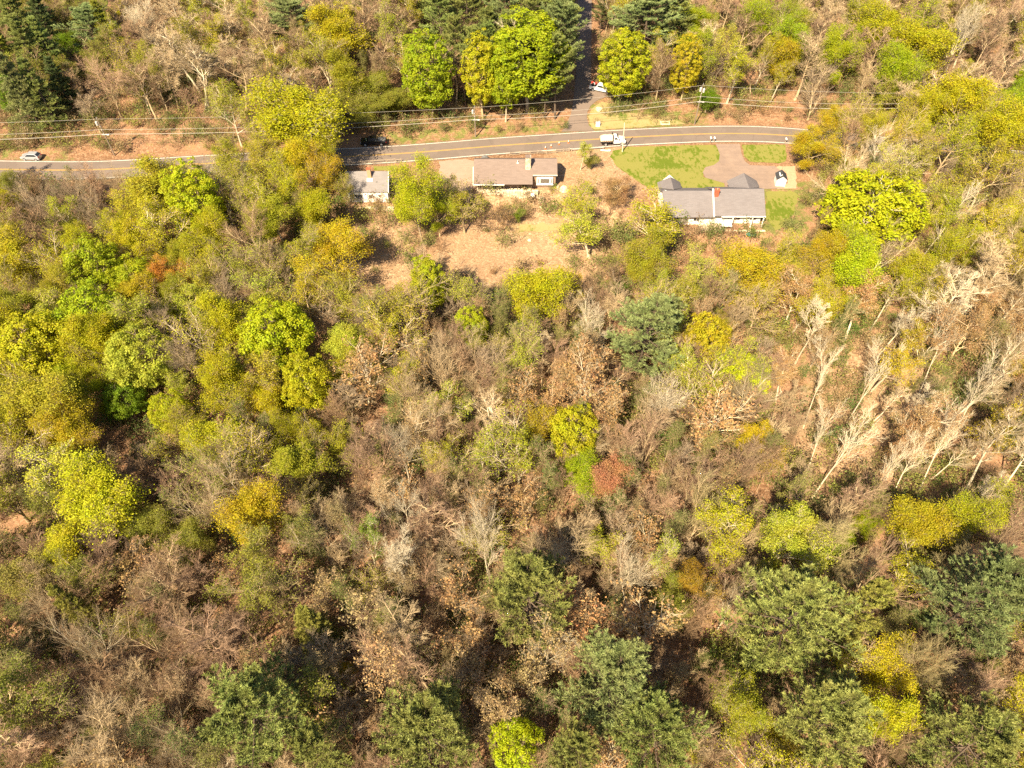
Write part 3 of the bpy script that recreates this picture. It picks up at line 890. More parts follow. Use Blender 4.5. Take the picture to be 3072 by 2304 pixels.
# long grey-roofed house -------------------------------------------
hg = empty('grey_house', (40.4, 122, 0), 'long low house with grey shingle roof and red brick chimney', 'house')
bm = bmesh.new()
for d in ((40.4, 50.4, 118.2, 126.6, -.3, 2.6), (30.9, 40.4, 118.0, 126.8, -.3, 2.5), (45.9, 51.1, 126.6, 129.0, -.3, 2.55), (31.1, 35.1, 126.8, 128.7, -.3, 2.55)):
    bx(bm, d[0] - 40.4, d[1] - 40.4, d[2] - 122, d[3] - 122, d[4], d[5])
for xa in (50.15, 31.0): prism(bm, shift(hg, [(xa, 118, 2.6), (xa, 126.6, 2.6), (xa, 122.2, 5.25)]), (.2, 0, 0))
for xa, xb, xc, ya, zt in ((45.6, 51.4, 48.5, 128.8, 4.4), (30.9, 35.3, 32.9, 128.5, 4.6)): prism(bm, shift(hg, [(xa, ya, 2.55), (xb, ya, 2.55), (xc, ya, zt)]), (0, .15, 0))
from_bm('wall', bm, 'white_paint', hg)
roof_part('roof', [shift(hg, q) for q in (
    [(40.45, 117.2, 2.62), (50.85, 117.2, 2.62), (50.85, 122.2, 5.6), (40.45, 122.2, 5.6)],
    [(40.45, 122.2, 5.6), (50.85, 122.2, 5.6), (50.85, 127.1, 2.7), (40.45, 127.1, 2.7)],
    [(30.4, 117.1, 2.4), (40.4, 117.1, 2.4), (40.4, 122.0, 5.3), (30.4, 122.0, 5.3)],
    [(30.4, 122.0, 5.3), (40.4, 122.0, 5.3), (40.4, 127.2, 2.4), (30.4, 127.2, 2.4)])], 'grey_shingle', hg, .2)
roof_part('wing_roof', [shift(hg, q) for q in (
    [(45.35, 129.4, 2.6), (48.5, 129.3, 4.6), (48.5, 123.9, 4.62), (45.35, 126.9, 2.82)],
    [(48.5, 129.3, 4.6), (51.75, 129.45, 2.6), (51.75, 126.95, 2.8), (48.5, 123.9, 4.62)])], 'grey_shingle', hg, .16)
roof_part('wing_roof', [shift(hg, q) for q in (
    [(30.6, 128.8, 2.62), (32.85, 127.4, 4.9), (32.85, 123.0, 4.9), (30.6, 126.6, 2.8)],
    [(32.85, 127.4, 4.9), (35.45, 129.0, 2.62), (35.45, 126.6, 2.8), (32.85, 123.0, 4.9)])], 'grey_shingle', hg, .16)
bm = bmesh.new(); prism(bm, shift(hg, [(40.38, 117.1, 2.5), (40.38, 122.1, 5.48), (40.38, 122.1, 5.72), (40.38, 117.1, 2.74)]), (.24, 0, 0))
from_bm('rake_board', bm, 'white_paint', hg)
part_box('fascia', hg, (42.0, 50.88, 117.08, 117.18, 2.42, 2.66), 'white_paint')
bm = bmesh.new(); bx(bm, 40.75 - 40.4, 41.5 - 40.4, -1.3, -.55, 4.2, 6.15)
chg = from_bm('chimney', bm, 'brick', hg)
box('chimney_cap', (.28, 1.18, -1.37, -.48, 6.152, 6.26), 'brick', chg, .02)
rod('flue', (.72, -.9, 6.2), (.72, -.9, 6.5), .14, 'old_brick', chg)
part_box('deck', hg, (43.6, 50.7, 116.3, 118.2, -.3, .18), 'deck_wood')
for k in range(9):
    part_box('deck_plank', hg, (43.62, 50.68, 116.32 + k * .2, 116.48 + k * .2, .181, .205), 'deck_wood')
for px_ in (44.3, 48.2, 50.45): part_box('porch_post', hg, (px_ - .09, px_ + .09, 116.75, 116.93, .2, 2.45), 'white_paint')
bm = bmesh.new()
bx(bm, 48.3 - 40.4, 50.36 - 40.4, 116.4 - 122, 116.46 - 122, 1.0, 1.06); bx(bm, 48.3 - 40.4, 50.36 - 40.4, 116.4 - 122, 116.46 - 122, .55, .6)
from_bm('deck_rail', bm, 'grey_wood', hg)
for wx in (45.6, 48.9): window(hg, wx - 40.4 - .7, wx - 40.4 + .7, .9, 2.1, 118.2 - 122)
box('door', (6.3, 7.25, -3.86, -3.8, .2, 2.25), 'white_paint', hg)
for wx in (33.2, 37.4): window(hg, wx - 40.4 - .7, wx - 40.4 + .7, .8, 2.0, 118.0 - 122)
stone_wall(38.6, 51.2, 115.75, -1.9, -.1, .5, 'cream stone retaining wall under the deck of the long house')
tag(box('patio', (37.9, 43.4, 115.95, 118.0, -.32, .04), 'pale_stone', None, .03), 'cream stone patio left of the deck on the long house', 'patio')
wt = empty('awning', (42.9, 116.2, 0), 'bright white awning on posts beside the deck of the long house', 'awning')
bm = bmesh.new(); slab(bm, [(-1.15, -.75, 1.45), (1.15, -.75, 1.45), (1.15, .75, 1.85), (-1.15, .75, 1.85)], .06)
from_bm('canopy', bm, 'white_paint', wt)
for sx_ in (-1.05, 1.05):
    for sy_ in (-.65, .65): rod('post', (sx_, sy_, .04), (sx_, sy_, 1.6 + sy_ * .26), .035, 'white_paint', wt, n=6)
km = rock_mesh('canoe', 1.1, .38, .32, 8, 2)
o = link('canoe', km, None, 'teal_plastic'); q = G(2243, 684); o.location = (48.0, 114.6, float(T(48.0, 114.6)) + .12); tag(o, 'upturned teal canoe lying below the deck of the long house', 'canoe')

# small white house ------------------------------------------------
hw = empty('white_house', (-30, 128.6, 0), 'small white cottage with grey roof and brick chimney near the road', 'house')
box('wall', (-4.3, 4.05, -3.05, 3.0, -.5, 2.85), 'white_paint', hw)
for xa in (-4.28, 3.85):
    bm = bmesh.new(); prism(bm, [(xa, -3.0, 2.86), (xa, 3.0, 2.86), (xa, 0, 5.2)], (.18, 0, 0))
    from_bm('gable', bm, 'white_paint', hw)
roof_part('roof', [[(-4.55, -3.4, 2.75), (4.3, -3.4, 2.75), (4.3, 0, 5.5), (-4.55, 0, 5.5)], [(-4.55, 0, 5.5), (4.3, 0, 5.5), (4.3, 3.5, 2.75), (-4.55, 3.5, 2.75)]], 'slate_shingle', hw, .18)
bm = bmesh.new(); prism(bm, [(4.3, -3.4, 2.5), (4.3, 0, 5.25), (4.3, 3.5, 2.5), (4.3, 3.5, 2.75), (4.3, 0, 5.52), (4.3, -3.4, 2.76)], (.1, 0, 0))
from_bm('rake_board', bm, 'white_paint', hw)
cw = box('chimney', (.1, .85, -1.2, -.5, 4.0, 6.6), 'old_brick', hw)
box('chimney_cap', (.04, .91, -1.26, -.44, 6.602, 6.72), 'brick', cw, .02)
bm = bmesh.new(); slab(bm, [(-.1, -1.75, 4.16), (1.05, -1.75, 4.16), (1.05, -1.2, 4.6), (-.1, -1.2, 4.6)], .03)
from_bm('chimney_flashing', bm, 'white_paint', hw)
window(hw, -2.9, -1.2, .9, 2.0, -3.05, 3, 3); window(hw, 2.0, 2.8, 1.2, 1.95, -3.05, 2, 1); window(hw, .0, .8, 1.1, 1.9, -3.05, 2, 2)
box('entry_step', (4.1, 5.2, -3.0, -1.8, -.4, -.1), 'pale_stone', hw)
stone_wall(-35.5, -24.8, 125.1 - .9, -2.5, -.35, .5, 'rough stone wall under the small white cottage', cap=False)

# shed --------------------------------------------------------------
sh = empty('shed', (57.95, 132.3, .06), 'tiny white garden shed with dark gable roof on dirt', 'shed', rz=R_(-6))
box('wall', (-1.0, 1.0, -1.15, 1.15, 0, 1.75), 'white_paint', sh)
for ya in (-1.15, 1.0):
    bm = bmesh.new(); prism(bm, [(-1, ya, 1.752), (1, ya, 1.752), (0, ya, 2.5)], (0, .15, 0))
    from_bm('gable', bm, 'white_paint', sh)
roof_part('roof', [[(-1.18, -1.28, 1.66), (0, -1.28, 2.58), (0, 1.28, 2.58), (-1.18, 1.28, 1.66)], [(0, -1.28, 2.58), (1.18, -1.28, 1.66), (1.18, 1.28, 1.66), (0, 1.28, 2.58)]], 'black_shingle', sh, .08)
def on_roof(x, y): return (x, y, 2.58 + x * .78 + .012)
bm = bmesh.new()
slab(bm, [on_roof(-.55, -.75), on_roof(-.38, -.75), on_roof(-.38, .7), on_roof(-.55, .7)], .008)
slab(bm, [on_roof(-.377, -.75), on_roof(-.05, -.75), on_roof(-.05, -.55), on_roof(-.377, -.55)], .008)
from_bm('roof_mark', bm, 'white_paint', sh)
rod('finial', (0, 1.2, 2.5), (0, 1.25, 3.3), .04, 'dark_wood', sh, .015, 6)
box('door', (-.38, .38, -1.2, -1.152, .05, 1.6), 'white_paint', sh)

# ------------------------------------------------------------------ vehicles
def body_from(secs, mat, name, parent, bevel=.05):
    """secs: (x, z, half width) round the side outline; both sides joined across"""
    bm = bmesh.new()
    a = [bm.verts.new((x, -h, z)) for x, z, h in secs]
    b = [bm.verts.new((x, h, z)) for x, z, h in secs]
    bm.faces.new(a); bm.faces.new(b[::-1])
    for i in range(len(a)):
        j = (i + 1) % len(a)
        bm.faces.new((a[i], b[i], b[j], a[j]))
    return from_bm(name, bm, mat, parent, bevel)
def wheel(parent, x, y, r=.38, wd=.26):
    o = empty('wheel'); o.parent = parent; o.location = (x, y, r)
    bm = bmesh.new(); cyl(bm, (0, -wd / 2, 0), (0, wd / 2, 0), r, n=18); from_bm('tyre', bm, 'rubber', o, .02)
    s_ = 1 if y > 0 else -1
    bm = bmesh.new(); cyl(bm, (0, s_ * wd * .3, 0), (0, s_ * (wd / 2 + .012), 0), r * .62, n=14); from_bm('rim', bm, 'rim_metal', o)
def side_glass(parent, poly, h0, h1, zlo, zhi):
    for s_ in (-1, 1):
        bm = bmesh.new()
        pts = [(x, s_ * (h0 + (h1 - h0) * (z - zlo) / (zhi - zlo) + .012), z) for x, z in poly]
        bm.faces.new([bm.verts.new(p) for p in pts])
        r_ = bmesh.ops.extrude_face_region(bm, geom=bm.faces[:])
        for v in r_['geom']:
            if isinstance(v, bmesh.types.BMVert): v.co.y -= s_ * .03
        from_bm('side_window', bm, 'glass', parent)
def cross_glass(name, parent, x0, z0, h0, x1, z1, h1, off):
    bm = bmesh.new()
    n_ = Vector((z1 - z0, 0, -(x1 - x0))).normalized() * off
    q = [Vector((x0, -h0, z0)) + n_, Vector((x0, h0, z0)) + n_, Vector((x1, h1, z1)) + n_, Vector((x1, -h1, z1)) + n_]
    prism(bm, q, -n_ * 1.8)
    return from_bm(name, bm, 'glass', parent)

# silver car on the left verge, nose to the left
sc_ = empty('silver_car', (*P(98, 477)[:2], float(T(*P(98, 477)[:2]))), 'silver hatchback parked on the verge at the far left of the road', 'car', rz=R_(176))
body_from([(2.15, .3, .8), (2.2, .65, .84), (2.0, .85, .84), (1.05, 1.0, .86), (.35, 1.55, .66), (-1.5, 1.58, .66), (-2.05, 1.1, .8), (-2.15, .7, .85), (-2.1, .3, .82)], 'silver_paint', 'body', sc_)
side_glass(sc_, [(.85, 1.06), (.28, 1.47), (-1.4, 1.5), (-1.75, 1.12)], .85, .68, 1.0, 1.55)
cross_glass('windscreen', sc_, .98, 1.06, .74, .42, 1.5, .6, .03)
cross_glass('rear_window', sc_, -1.6, 1.5, .58, -1.98, 1.16, .7, .03)
for x_ in (1.35, -1.35):
    for y_ in (-.76, .76): wheel(sc_, x_, y_, .33, .22)
for y_ in (-.6, .6):
    box('headlight', (2.02, 2.215, y_ - .16, y_ + .16, .62, .78), 'galvanised', sc_, .02); box('tail_light', (-2.16, -2.02, y_ - .14, y_ + .14, .78, 1.0), 'tail_red', sc_, .02)

def pickup(name, loc_, rz, label, paint, bed_cover, crew=True):
    o = empty(name, loc_, label, 'pickup truck', rz=rz)
    body_from([(2.9, .45, .92), (2.95, .85, .95), (2.8, 1.12, .93), (1.35, 1.2, .95), (-.95, 1.22, .97), (-2.9, 1.22, .97), (-2.95, .55, .95), (-2.5, .42, .93)], paint, 'body', o, .05)
    body_from([(1.3, 1.2, .93), (.55, 1.84, .74), (-.75, 1.86, .74), (-1.0, 1.22, .92)], paint, 'cab', o, .05)
    side_glass(o, [(1.05, 1.28), (.5, 1.74), (-.68, 1.76), (-.84, 1.28)], .93, .75, 1.2, 1.86)
    cross_glass('windscreen', o, 1.26, 1.26, .84, .62, 1.8, .68, .03)
    cross_glass('rear_window', o, -.78, 1.78, .62, -.98, 1.3, .78, .03)
    for x_ in (1.85, -1.85):
        for y_ in (-.86, .86): wheel(o, x_, y_, .4, .27)
    if bed_cover: box('bed_cover', (-2.85, -1.1, -.86, .86, 1.225, 1.28), 'tonneau', o, .02)
    else: box('bed_floor', (-2.8, -1.15, -.8, .8, 1.222, 1.24), 'black_plastic', o)
    for y_ in (-.8, .8):
        box('tail_light', (-2.99, -2.86, y_ - .12, y_ + .12, .8, 1.15), 'tail_red', o, .02); box('headlight', (2.8, 2.97, y_ - .15, y_ + .15, .82, 1.0), 'galvanised', o, .02)
        box('mirror', (.95, 1.12, y_ * 1.18 - .12, y_ * 1.18 + .12, 1.25, 1.45), 'black_plastic', o, .02)
    return o
bp_ = P(1121, 437)
bk = pickup('black_pickup', (bp_[0], bp_[1] + .55, .05), R_(183), 'black pickup truck with grey bed cover parked on the far verge', 'black_paint', True)
tag(box('paper', (1.0, 1.0, 0, 0, 0, 0), 'paper'), None) if False else None
box('dash_paper', (1.52, 1.8, -.42, -.18, 1.215, 1.228), 'paper', bk); box('dash_paper', (1.45, 1.62, .3, .48, 1.215, 1.228), 'paper', bk)

# white dump truck, nose to the right
tp_ = P(1836, 437)
dt = empty('dump_truck', (tp_[0], tp_[1] + .75, .05), 'white dump truck carrying a tan mounded load in the near lane', 'truck', rz=R_(4))
body_from([(2.95, .5, .95), (3.0, 1.0, .98), (2.75, 1.3, .95), (1.5, 1.42, .98), (.2, 1.45, .98), (.2, .55, .96)], 'white_car_paint', 'body', dt, .06)
body_from([(1.55, 1.4, .95), (.95, 2.08, .78), (.3, 2.1, .78), (.2, 1.42, .95)], 'white_car_paint', 'cab', dt, .06)
side_glass(dt, [(1.25, 1.5), (.85, 1.96), (.4, 1.98), (.36, 1.5)], .95, .79, 1.4, 2.1)
cross_glass('windscreen', dt, 1.5, 1.48, .84, 1.0, 2.03, .7, .035)
box('grille', (2.9, 3.05, -.8, .8, .5, 1.0), 'black_plastic', dt, .02)
box('bumper', (2.95, 3.12, -.95, .95, .38, .6), 'black_plastic', dt, .02)
box('chassis', (-2.6, .2, -.45, .45, .5, .75), 'black_plastic', dt)
box('dump_body', (-2.75, .0, -1.0, 1.0, .78, 1.5), 'black_plastic', dt, .03)
for k in range(6):
    for s_ in (-1, 1): box('stake', (-2.6 + k * .5, -2.5 + k * .5, s_ * 1.0 - .04, s_ * 1.0 + .04, .8, 1.5), 'dark_wood', dt)
box('headboard', (.0, .16, -1.05, 1.05, .8, 2.3), 'black_plastic', dt, .03)
bm = bmesh.new()
bmesh.ops.create_grid(bm, x_segments=18, y_segments=14, size=1)
for v in bm.verts:
    u_, v_ = v.co.x, v.co.y
    h = (1 - abs(v_) ** 3.0) * (1 - max(0, -u_) ** 4 * .75)
    v.co = Vector((-1.42 + u_ * 1.4, v_ * 1.04, 1.45 + .8 * h + .04 * math.sin(9 * u_) * math.cos(7 * v_)))
ed = [e for e in bm.edges if e.is_boundary]
r_ = bmesh.ops.extrude_edge_only(bm, edges=ed)
for v in r_['geom']:
    if isinstance(v, bmesh.types.BMVert): v.co.z = 1.28
from_bm('load', bm, 'tan_load', dt, 0, True)
box('load_strap', (-.22, -.12, -1.06, 1.06, 1.5, 1.56), 'red_plastic', dt)
for y_ in (-.86, .86): wheel(dt, 2.05, y_, .42, .28); wheel(dt, -1.6, y_ * .98, .42, .4)
for y_ in (-.75, .75): box('headlight', (2.86, 3.06, y_ - .14, y_ + .14, 1.0, 1.2), 'galvanised', dt, .02)
for s_ in (-1, 1): box('mirror', (1.3, 1.45, s_ * 1.15 - .1, s_ * 1.15 + .1, 1.5, 1.85), 'black_plastic', dt, .02)

# white work pickup beside the side road
q = G(1803, 276)
ut = pickup('white_pickup', (q[0], q[1] + .3, float(T(q[0], q[1])) + .08), R_(-24), 'white work pickup with red gear in its bed beside the side road', 'white_car_paint', False)
for k, (x_, y_, c_) in enumerate(((-2.5, .45, 'red_plastic'), (-2.1, -.3, 'black_plastic'), (-1.6, .35, 'red_plastic'), (-1.9, .1, 'grey_metal'))):
    g_ = empty('gear_box', (0, 0, 0), ['red fuel can at the tail of the white work pickup', 'black tool box in the bed of the white work pickup', 'red machine behind the cab of the white work pickup', 'grey metal case amid red gear on the white work pickup'][k], 'equipment')
    g_.matrix_world = Matrix.Translation(ut.location) @ Matrix.Rotation(R_(-24), 4, 'Z') @ Matrix.Translation((x_, y_, 1.24))
    box('case', (-.26, .26, -.22, .22, 0, .4), c_, g_, .05); rod('handle', (-.15, 0, .44), (.15, 0, .44), .03, 'black_plastic', g_, n=6)
    box('lid', (-.27, .27, -.23, .23, .4, .43), c_, g_)

# ------------------------------------------------------------------ cones, mailboxes, sign posts
cone_labels = ['traffic cone nearest the brown house chimney, by the white edge line', 'second traffic cone of the taper, just inside the near lane',
               'third traffic cone of the taper, halfway into the near lane', 'traffic cone nearest the dump truck, close to the yellow line']
for k, (a, b) in enumerate(((1636, 447.5), (1653, 442), (1677, 434), (1705, 429.5))):
    p = P(a, b)
    c = empty('traffic_cone', (p[0], p[1], .056), cone_labels[k], 'traffic cone', 'traffic cones closing the near lane')
    box('base', (-.2, .2, -.2, .2, 0, .05), 'orange_plastic', c)
    bm = bmesh.new(); cyl(bm, (0, 0, .05), (0, 0, .34), .15, .1, 12); from_bm('cone_body', bm, 'orange_plastic', c)
    bm = bmesh.new(); cyl(bm, (0, 0, .341), (0, 0, .74), .102, .035, 12); from_bm('collar', bm, 'white_paint', c)
for k, (a, b, lb) in enumerate(((2130, 427, 'left one of two white mailboxes at the driveway mouth'), (2141, 427, 'right one of two white mailboxes at the driveway mouth'), (2355, 430, 'single white mailbox at the right corner of the small lawn'))):
    p = P(a, b)
    c = empty('mailbox', (p[0], p[1], 0), lb, 'mailbox', 'mailboxes beside the main road')
    box('post', (-.06, .06, -.06, .06, 0, 1.0), 'grey_wood', c)
    bm = bmesh.new(); prism(bm, [(-.16, -.3, 1.0), (.16, -.3, 1.0), (.16, -.3, 1.2), (.1, -.3, 1.32), (-.1, -.3, 1.32), (-.16, -.3, 1.2)], (0, .6, 0))
    from_bm('box', bm, 'white_paint', c, .02)
    box('door', (-.14, .14, .3, .325, 1.02, 1.27), 'white_paint', c); box('flag', (.165, .185, -.1, .1, 1.15, 1.4), 'red_plastic', c)
p = G(1793, 378)
c = empty('utility_box', tuple(p), 'white utility box with slanted grey lid on the grass corner', 'utility box')
box('cabinet', (-.5, .5, -.35, .35, 0, .8), 'white_paint', c, .03)
bm = bmesh.new(); slab(bm, [(-.54, -.4, .84), (.54, -.4, .84), (.54, .4, 1.08), (-.54, .4, 1.08)], .05); from_bm('lid', bm, 'grey_metal', c)
p = G(1995, 370)
c = empty('stone_border', tuple(p), 'small rectangular stone border around a drain on the far verge', 'stone border')
for d in ((-1.1, 1.1, -.7, -.5), (-1.1, 1.1, .5, .7), (-1.1, -.9, -.5, .5), (.9, 1.1, -.5, .5)): box('kerb_stone', (d[0], d[1], d[2], d[3], -.1, .22), 'pale_stone', c, .02)
box('drain_cover', (-.9, .9, -.5, .5, -.05, .05), 'dirt', c)
p = G(1797, 218)
c = empty('marker_post', tuple(p), 'white marker board standing beside the side road', 'sign')
box('board', (-.12, .12, -.04, .04, .0, 1.7), 'white_paint', c); box('cap', (-.14, .14, -.06, .06, 1.7, 1.76), 'white_paint', c)

# boulders and rocks
for k, (a, b, rx, lb) in enumerate(((1798, 331, .85, 'large cream boulder on the grass corner beside the side road'), (1804, 165, .7, 'pale boulder beside the upper side road'),
        (1822, 112, .6, 'upper pale rock of the pile by the side road'), (1838, 98, .7, 'broad pale rock topping the pile by the side road'), (1810, 122, .5, 'lower pale rock of the pile by the side road'), (1828, 40, .55, 'pale rock near the top of the side road'),
        (1673, 566, .75, 'jagged grey boulder at the right corner of the brown house'), (1690, 572, 1.1, 'wide pale rock slab right of the brown house'), (1600, 612, .3, 'small pale stone below the brown house wall'), (1622, 622, .3, 'small pale stone on the straw slope'),
        (95, 26, .8, 'pale boulder on the lawn behind the spruces'), (62, 4, 1.3, 'large flat rock at the edge of the upper lawn'),
        (3010, 205, 1.2, 'white rock ledge at the far right, nearer the road'), (3055, 225, 1.4, 'broad white rock ledge at the far right edge'), (2990, 190, .8, 'small white rock at the far right'), (1588, 722, .4, 'pale stone below the grassy strip'))):
    p = G(a, b)
    o = link('boulder', rock_mesh('boulder', rx, rx * .8, rx * .75, 40 + k), None, 'boulder' if k not in (6,) else 'stone')
    o.location = (p[0], p[1], p[2] + rx * .12); o.rotation_euler = (0, 0, k * 1.3)
    tag(o, lb, 'rock', 'pale rocks and boulders')
o = box('water_tank', (-.42, .42, -.4, .4, 0, .8), 'white_paint', None, .12); p = G(1598, 590); o.location = (p[0], p[1], p[2]); tag(o, 'small white tank on the ground below the porch wall', 'tank')
o = empty('tarp_heap', (*P(1453, 478)[:2], 0), 'dark tarp covered heap behind the brown house', 'heap')
me = rock_mesh('tarp', .9, .6, .8, 91); link('tarp', me, o, 'tonneau')

# rail fences, guardrails ---------------------------------------------------
def rail_fence(name, pts, label, mat='grey_wood', hgt=.9, rails=2, jitter=.12):
    o = empty(name, (pts[0][0], pts[0][1], float(T(*pts[0]))), label, 'fence')
    L0 = o.location
    r = random.Random(len(pts) * 7 + int(pts[0][0]))
    P3 = [Vector((x, y, float(T(x, y)))) - L0 for x, y in pts]
    for p in P3: rod('post', p - Vector((0, 0, .1)), p + Vector((r.uniform(-.05, .05), r.uniform(-.05, .05), hgt + .1)), .075, mat, o, n=6)
    for a, b in zip(P3[:-1], P3[1:]):
        for k in range(rails):
            z = hgt * (k + 1) / rails - .1
            rod('rail', a + Vector((0, r.uniform(-.1, .1), z + r.uniform(-jitter, jitter))), b + Vector((0, r.uniform(-.1, .1), z + r.uniform(-jitter, jitter))), .06, mat, o, n=6)
    return o
def line_pts(px): return [tuple(G(a, b)[:2]) for a, b in px]
rail_fence('rail_fence', line_pts([(1530, 468), (1560, 465), (1590, 464), (1612, 462), (1640, 463), (1668, 460), (1690, 457), (1708, 455)]), 'broken split rail fence between the brown house and the road', 'grey_wood')
rail_fence('rail_fence', line_pts([(1050, 494), (1085, 492), (1120, 491), (1160, 488), (1188, 487), (1205, 486)]), 'low post fence behind the small white cottage', 'grey_wood', .8)
def guardrail(x0, x1, off, label, side=-1):
    n = max(2, int((x1 - x0) / 2))
    xx = np.linspace(x0, x1, n)
    t0 = (x0, float(yr(x0)) + off, 0.0)
    o = empty('guardrail', t0, label, 'guardrail')
    bm = bmesh.new()
    prof = [(-.03, .42), (.04, .50), (-.02, .57), (.04, .64), (-.03, .74), (-.07, .74), (-.07, .42)]
    rings = []
    for x in np.linspace(x0, x1, n * 2):
        y = float(yr(x)) + off
        rings.append([bm.verts.new((x - t0[0], y - t0[1] + a, b)) for a, b in prof])
    for A, B in zip(rings[:-1], rings[1:]):
        for i in range(len(prof)):
            j = (i + 1) % len(prof); bm.faces.new((A[i], A[j], B[j], B[i]))
    bm.faces.new(rings[0]); bm.faces.new(rings[-1][::-1])
    from_bm('beam', bm, 'galvanised', o)
    for x in xx:
        y = float(yr(x)) + off
        box('post', (x - t0[0] - .07, x - t0[0] + .07, y - t0[1] - .22, y - t0[1] - .071, -.3, .72), 'grey_wood', o)
guardrail(-107, -49, -4.15, 'long galvanised guardrail along the near side of the road, left end')
guardrail(13.6, 21, -4.3, 'short guardrail beside the small tree left of the dump truck')
o = empty('white_board', (*G(1816, 453)[:2], .0), 'white board lying on the ground beside the dump truck', 'board', rz=R_(-8))
box('plank', (-1.1, 1.1, -.2, .2, .08, .2), 'white_paint', o, .03); box('end_plate', (.6, 1.15, -.3, .3, .2, .26), 'white_paint', o, .02)

# ------------------------------------------------------------------ utility poles and wires
poles = []
def pole(px, py, tpx, tpy, label, mat='pole_wood', gear=2, plain=False):
    b = P(px, py)
    z0 = float(T(b[0], b[1])); b = G(px, py)
    # height at which the pole top meets the ray to its top in the picture
    best = min(np.arange(6, 13, .05), key=lambda h: abs(P(tpx, tpy, b[2] + h)[1] - b[1]))
    h = float(np.clip(best, 7.2, 11.5))
    o = empty('utility_pole', tuple(b), label, 'utility pole', 'utility poles along the road')
    t = P(tpx, tpy, b[2] + h)
    lean = Vector((float(np.clip(t[0] - b[0], -.35, .35)), 0, h))
    rod('shaft', (0, 0, -.3), lean, .15, mat, o, .1, 12)
    if not plain:
        top = lean
        rod('top_pin', top, top + Vector((0, 0, .35)), .05, 'galvanised', o, .03, 8)
        for k in range(gear):
            zz = h - 1.1
            c = Vector((lean.x * .9 + (-.42 if k == 0 else .36), -.18, zz - .25 * k))
            bm = bmesh.new(); cyl(bm, c - Vector((0, 0, .45)), c + Vector((0, 0, .4)), .25, n=14); tr_ = from_bm('transformer', bm, 'galvanised', o, .03)
            rod('bushing', c + Vector((.08, 0, .4)), c + Vector((.08, 0, .62)), .045, 'white_paint', tr_, n=6)
        zc = h * .58
        rod('crossarm', (lean.x * .58 - .5, -.16, zc), (lean.x * .58 + .9, -.16, zc + .05), .06, 'galvanised', o, n=8)
        box('junction_box', (lean.x * .58 + .6, lean.x * .58 + 1.1, -.28, -.08, zc - .1, zc + .12), 'galvanised', o, .03)
        for k in range(3): rod('insulator', (lean.x * .66 - .02, -.14, h * (.62 + .09 * k)), (lean.x * .66 - .02, -.34, h * (.62 + .09 * k)), .05, 'white_paint', o, n=6)
    poles.append((Vector(b), lean, h))
    return o
pole(345, 467, 290, 355, 'utility pole left of the road bend beside leaf litter bank', gear=1)
pole(1427, 411, 1423, 320, 'utility pole with grey transformer below the yellow roadside tree', gear=1)
pole(2083, 374, 2110, 253, 'utility pole with two transformers right of the grass corner', gear=2)
pole(2722, 385, 2769, 278, 'pale utility pole at the right end of the road', 'pale_pole_wood', gear=0)
pl = pole(1867, 456, 1873, 380, 'short pale bare pole standing at the lawn edge by the dump truck', 'pale_pole_wood', plain=True)
pls = poles[:4]
def wire(a, b, sag, r, label):
    n = 26
    t = np.linspace(0, 1, n)
    pts = np.array(a)[None] * (1 - t)[:, None] + np.array(b)[None] * t[:, None]
    pts[:, 2] -= sag * 4 * t * (1 - t)
    mb = MB(); tubes(mb, pts[None] - pts[0], np.full((1, n), r), 6)
    o = link('power_line', mb.mesh('power_line', [MATS['wire_cable']]))
    o.location = pts[0]
    return tag(o, label, 'cable', 'cables strung between the utility poles')
ends = [(Vector((-150, 139.5, 1)), Vector((0, 0, 9)), 9.)] + pls + [(Vector((150, 147, 1)), Vector((0, 0, 9)), 9.)]
names = ['left picture edge', 'left bend pole', 'transformer pole below the yellow tree', 'double transformer pole', 'pale right pole', 'right picture edge']
for k in range(len(ends) - 1):
    for fr, rad, what, sg in ((.99, .02, 'thin top wire', .5), (.72, .028, 'middle cable', .8), (.60, .045, 'thick lower cable', .9)):
        (A, la, ha), (B, lb_, hb_) = ends[k], ends[k + 1]
        a = A + Vector((la.x * fr, -.16, ha * fr)); b = B + Vector((lb_.x * fr, -.16, hb_ * fr))
        wire(tuple(a), tuple(b), sg, rad, f'{what} from {names[k]} to {names[k + 1]}')

# ------------------------------------------------------------------ trees
HUE = {'lime': (.31, .37, .010), 'bright': (.41, .44, .010), 'yellow': (.42, .40, .012), 'gold': (.45, .36, .014), 'olive': (.36, .345, .022),
       'pale': (.42, .43, .04), 'orange': (.48, .26, .035), 'red': (.44, .23, .11), 'green': (.17, .265, .010), 'tan': (.48, .34, .15), 'rust': (.44, .27, .11),
       'pine': (.21, .232, .058), 'blue': (.195, .228, .078), 'dark': (.11, .13, .04), 'moss': (.25, .25, .03), 'amber': (.47, .31, .03), 'ypine': (.29, .27, .055), 'white': (.5, .5, .4)}
WORD = {'lime': 'lime green', 'bright': 'bright yellow-green', 'yellow': 'yellow-green', 'gold': 'golden yellow', 'olive': 'olive', 'pale': 'pale green', 'orange': 'orange', 'red': 'reddish',
        'green': 'fresh green', 'tan': 'tan', 'rust': 'rusty', 'pine': 'dark green', 'blue': 'blue-green', 'dark': 'dark green', 'moss': 'dull green', 'amber': 'amber', 'ypine': 'olive-yellow', 'white': 'whitish'}
BWORD = {'grey': 'grey', 'brown': 'brown', 'pink': 'pinkish', 'tan': 'tan', 'pale': 'pale', 'olive': 'olive-brown', 'dark': 'dark'}
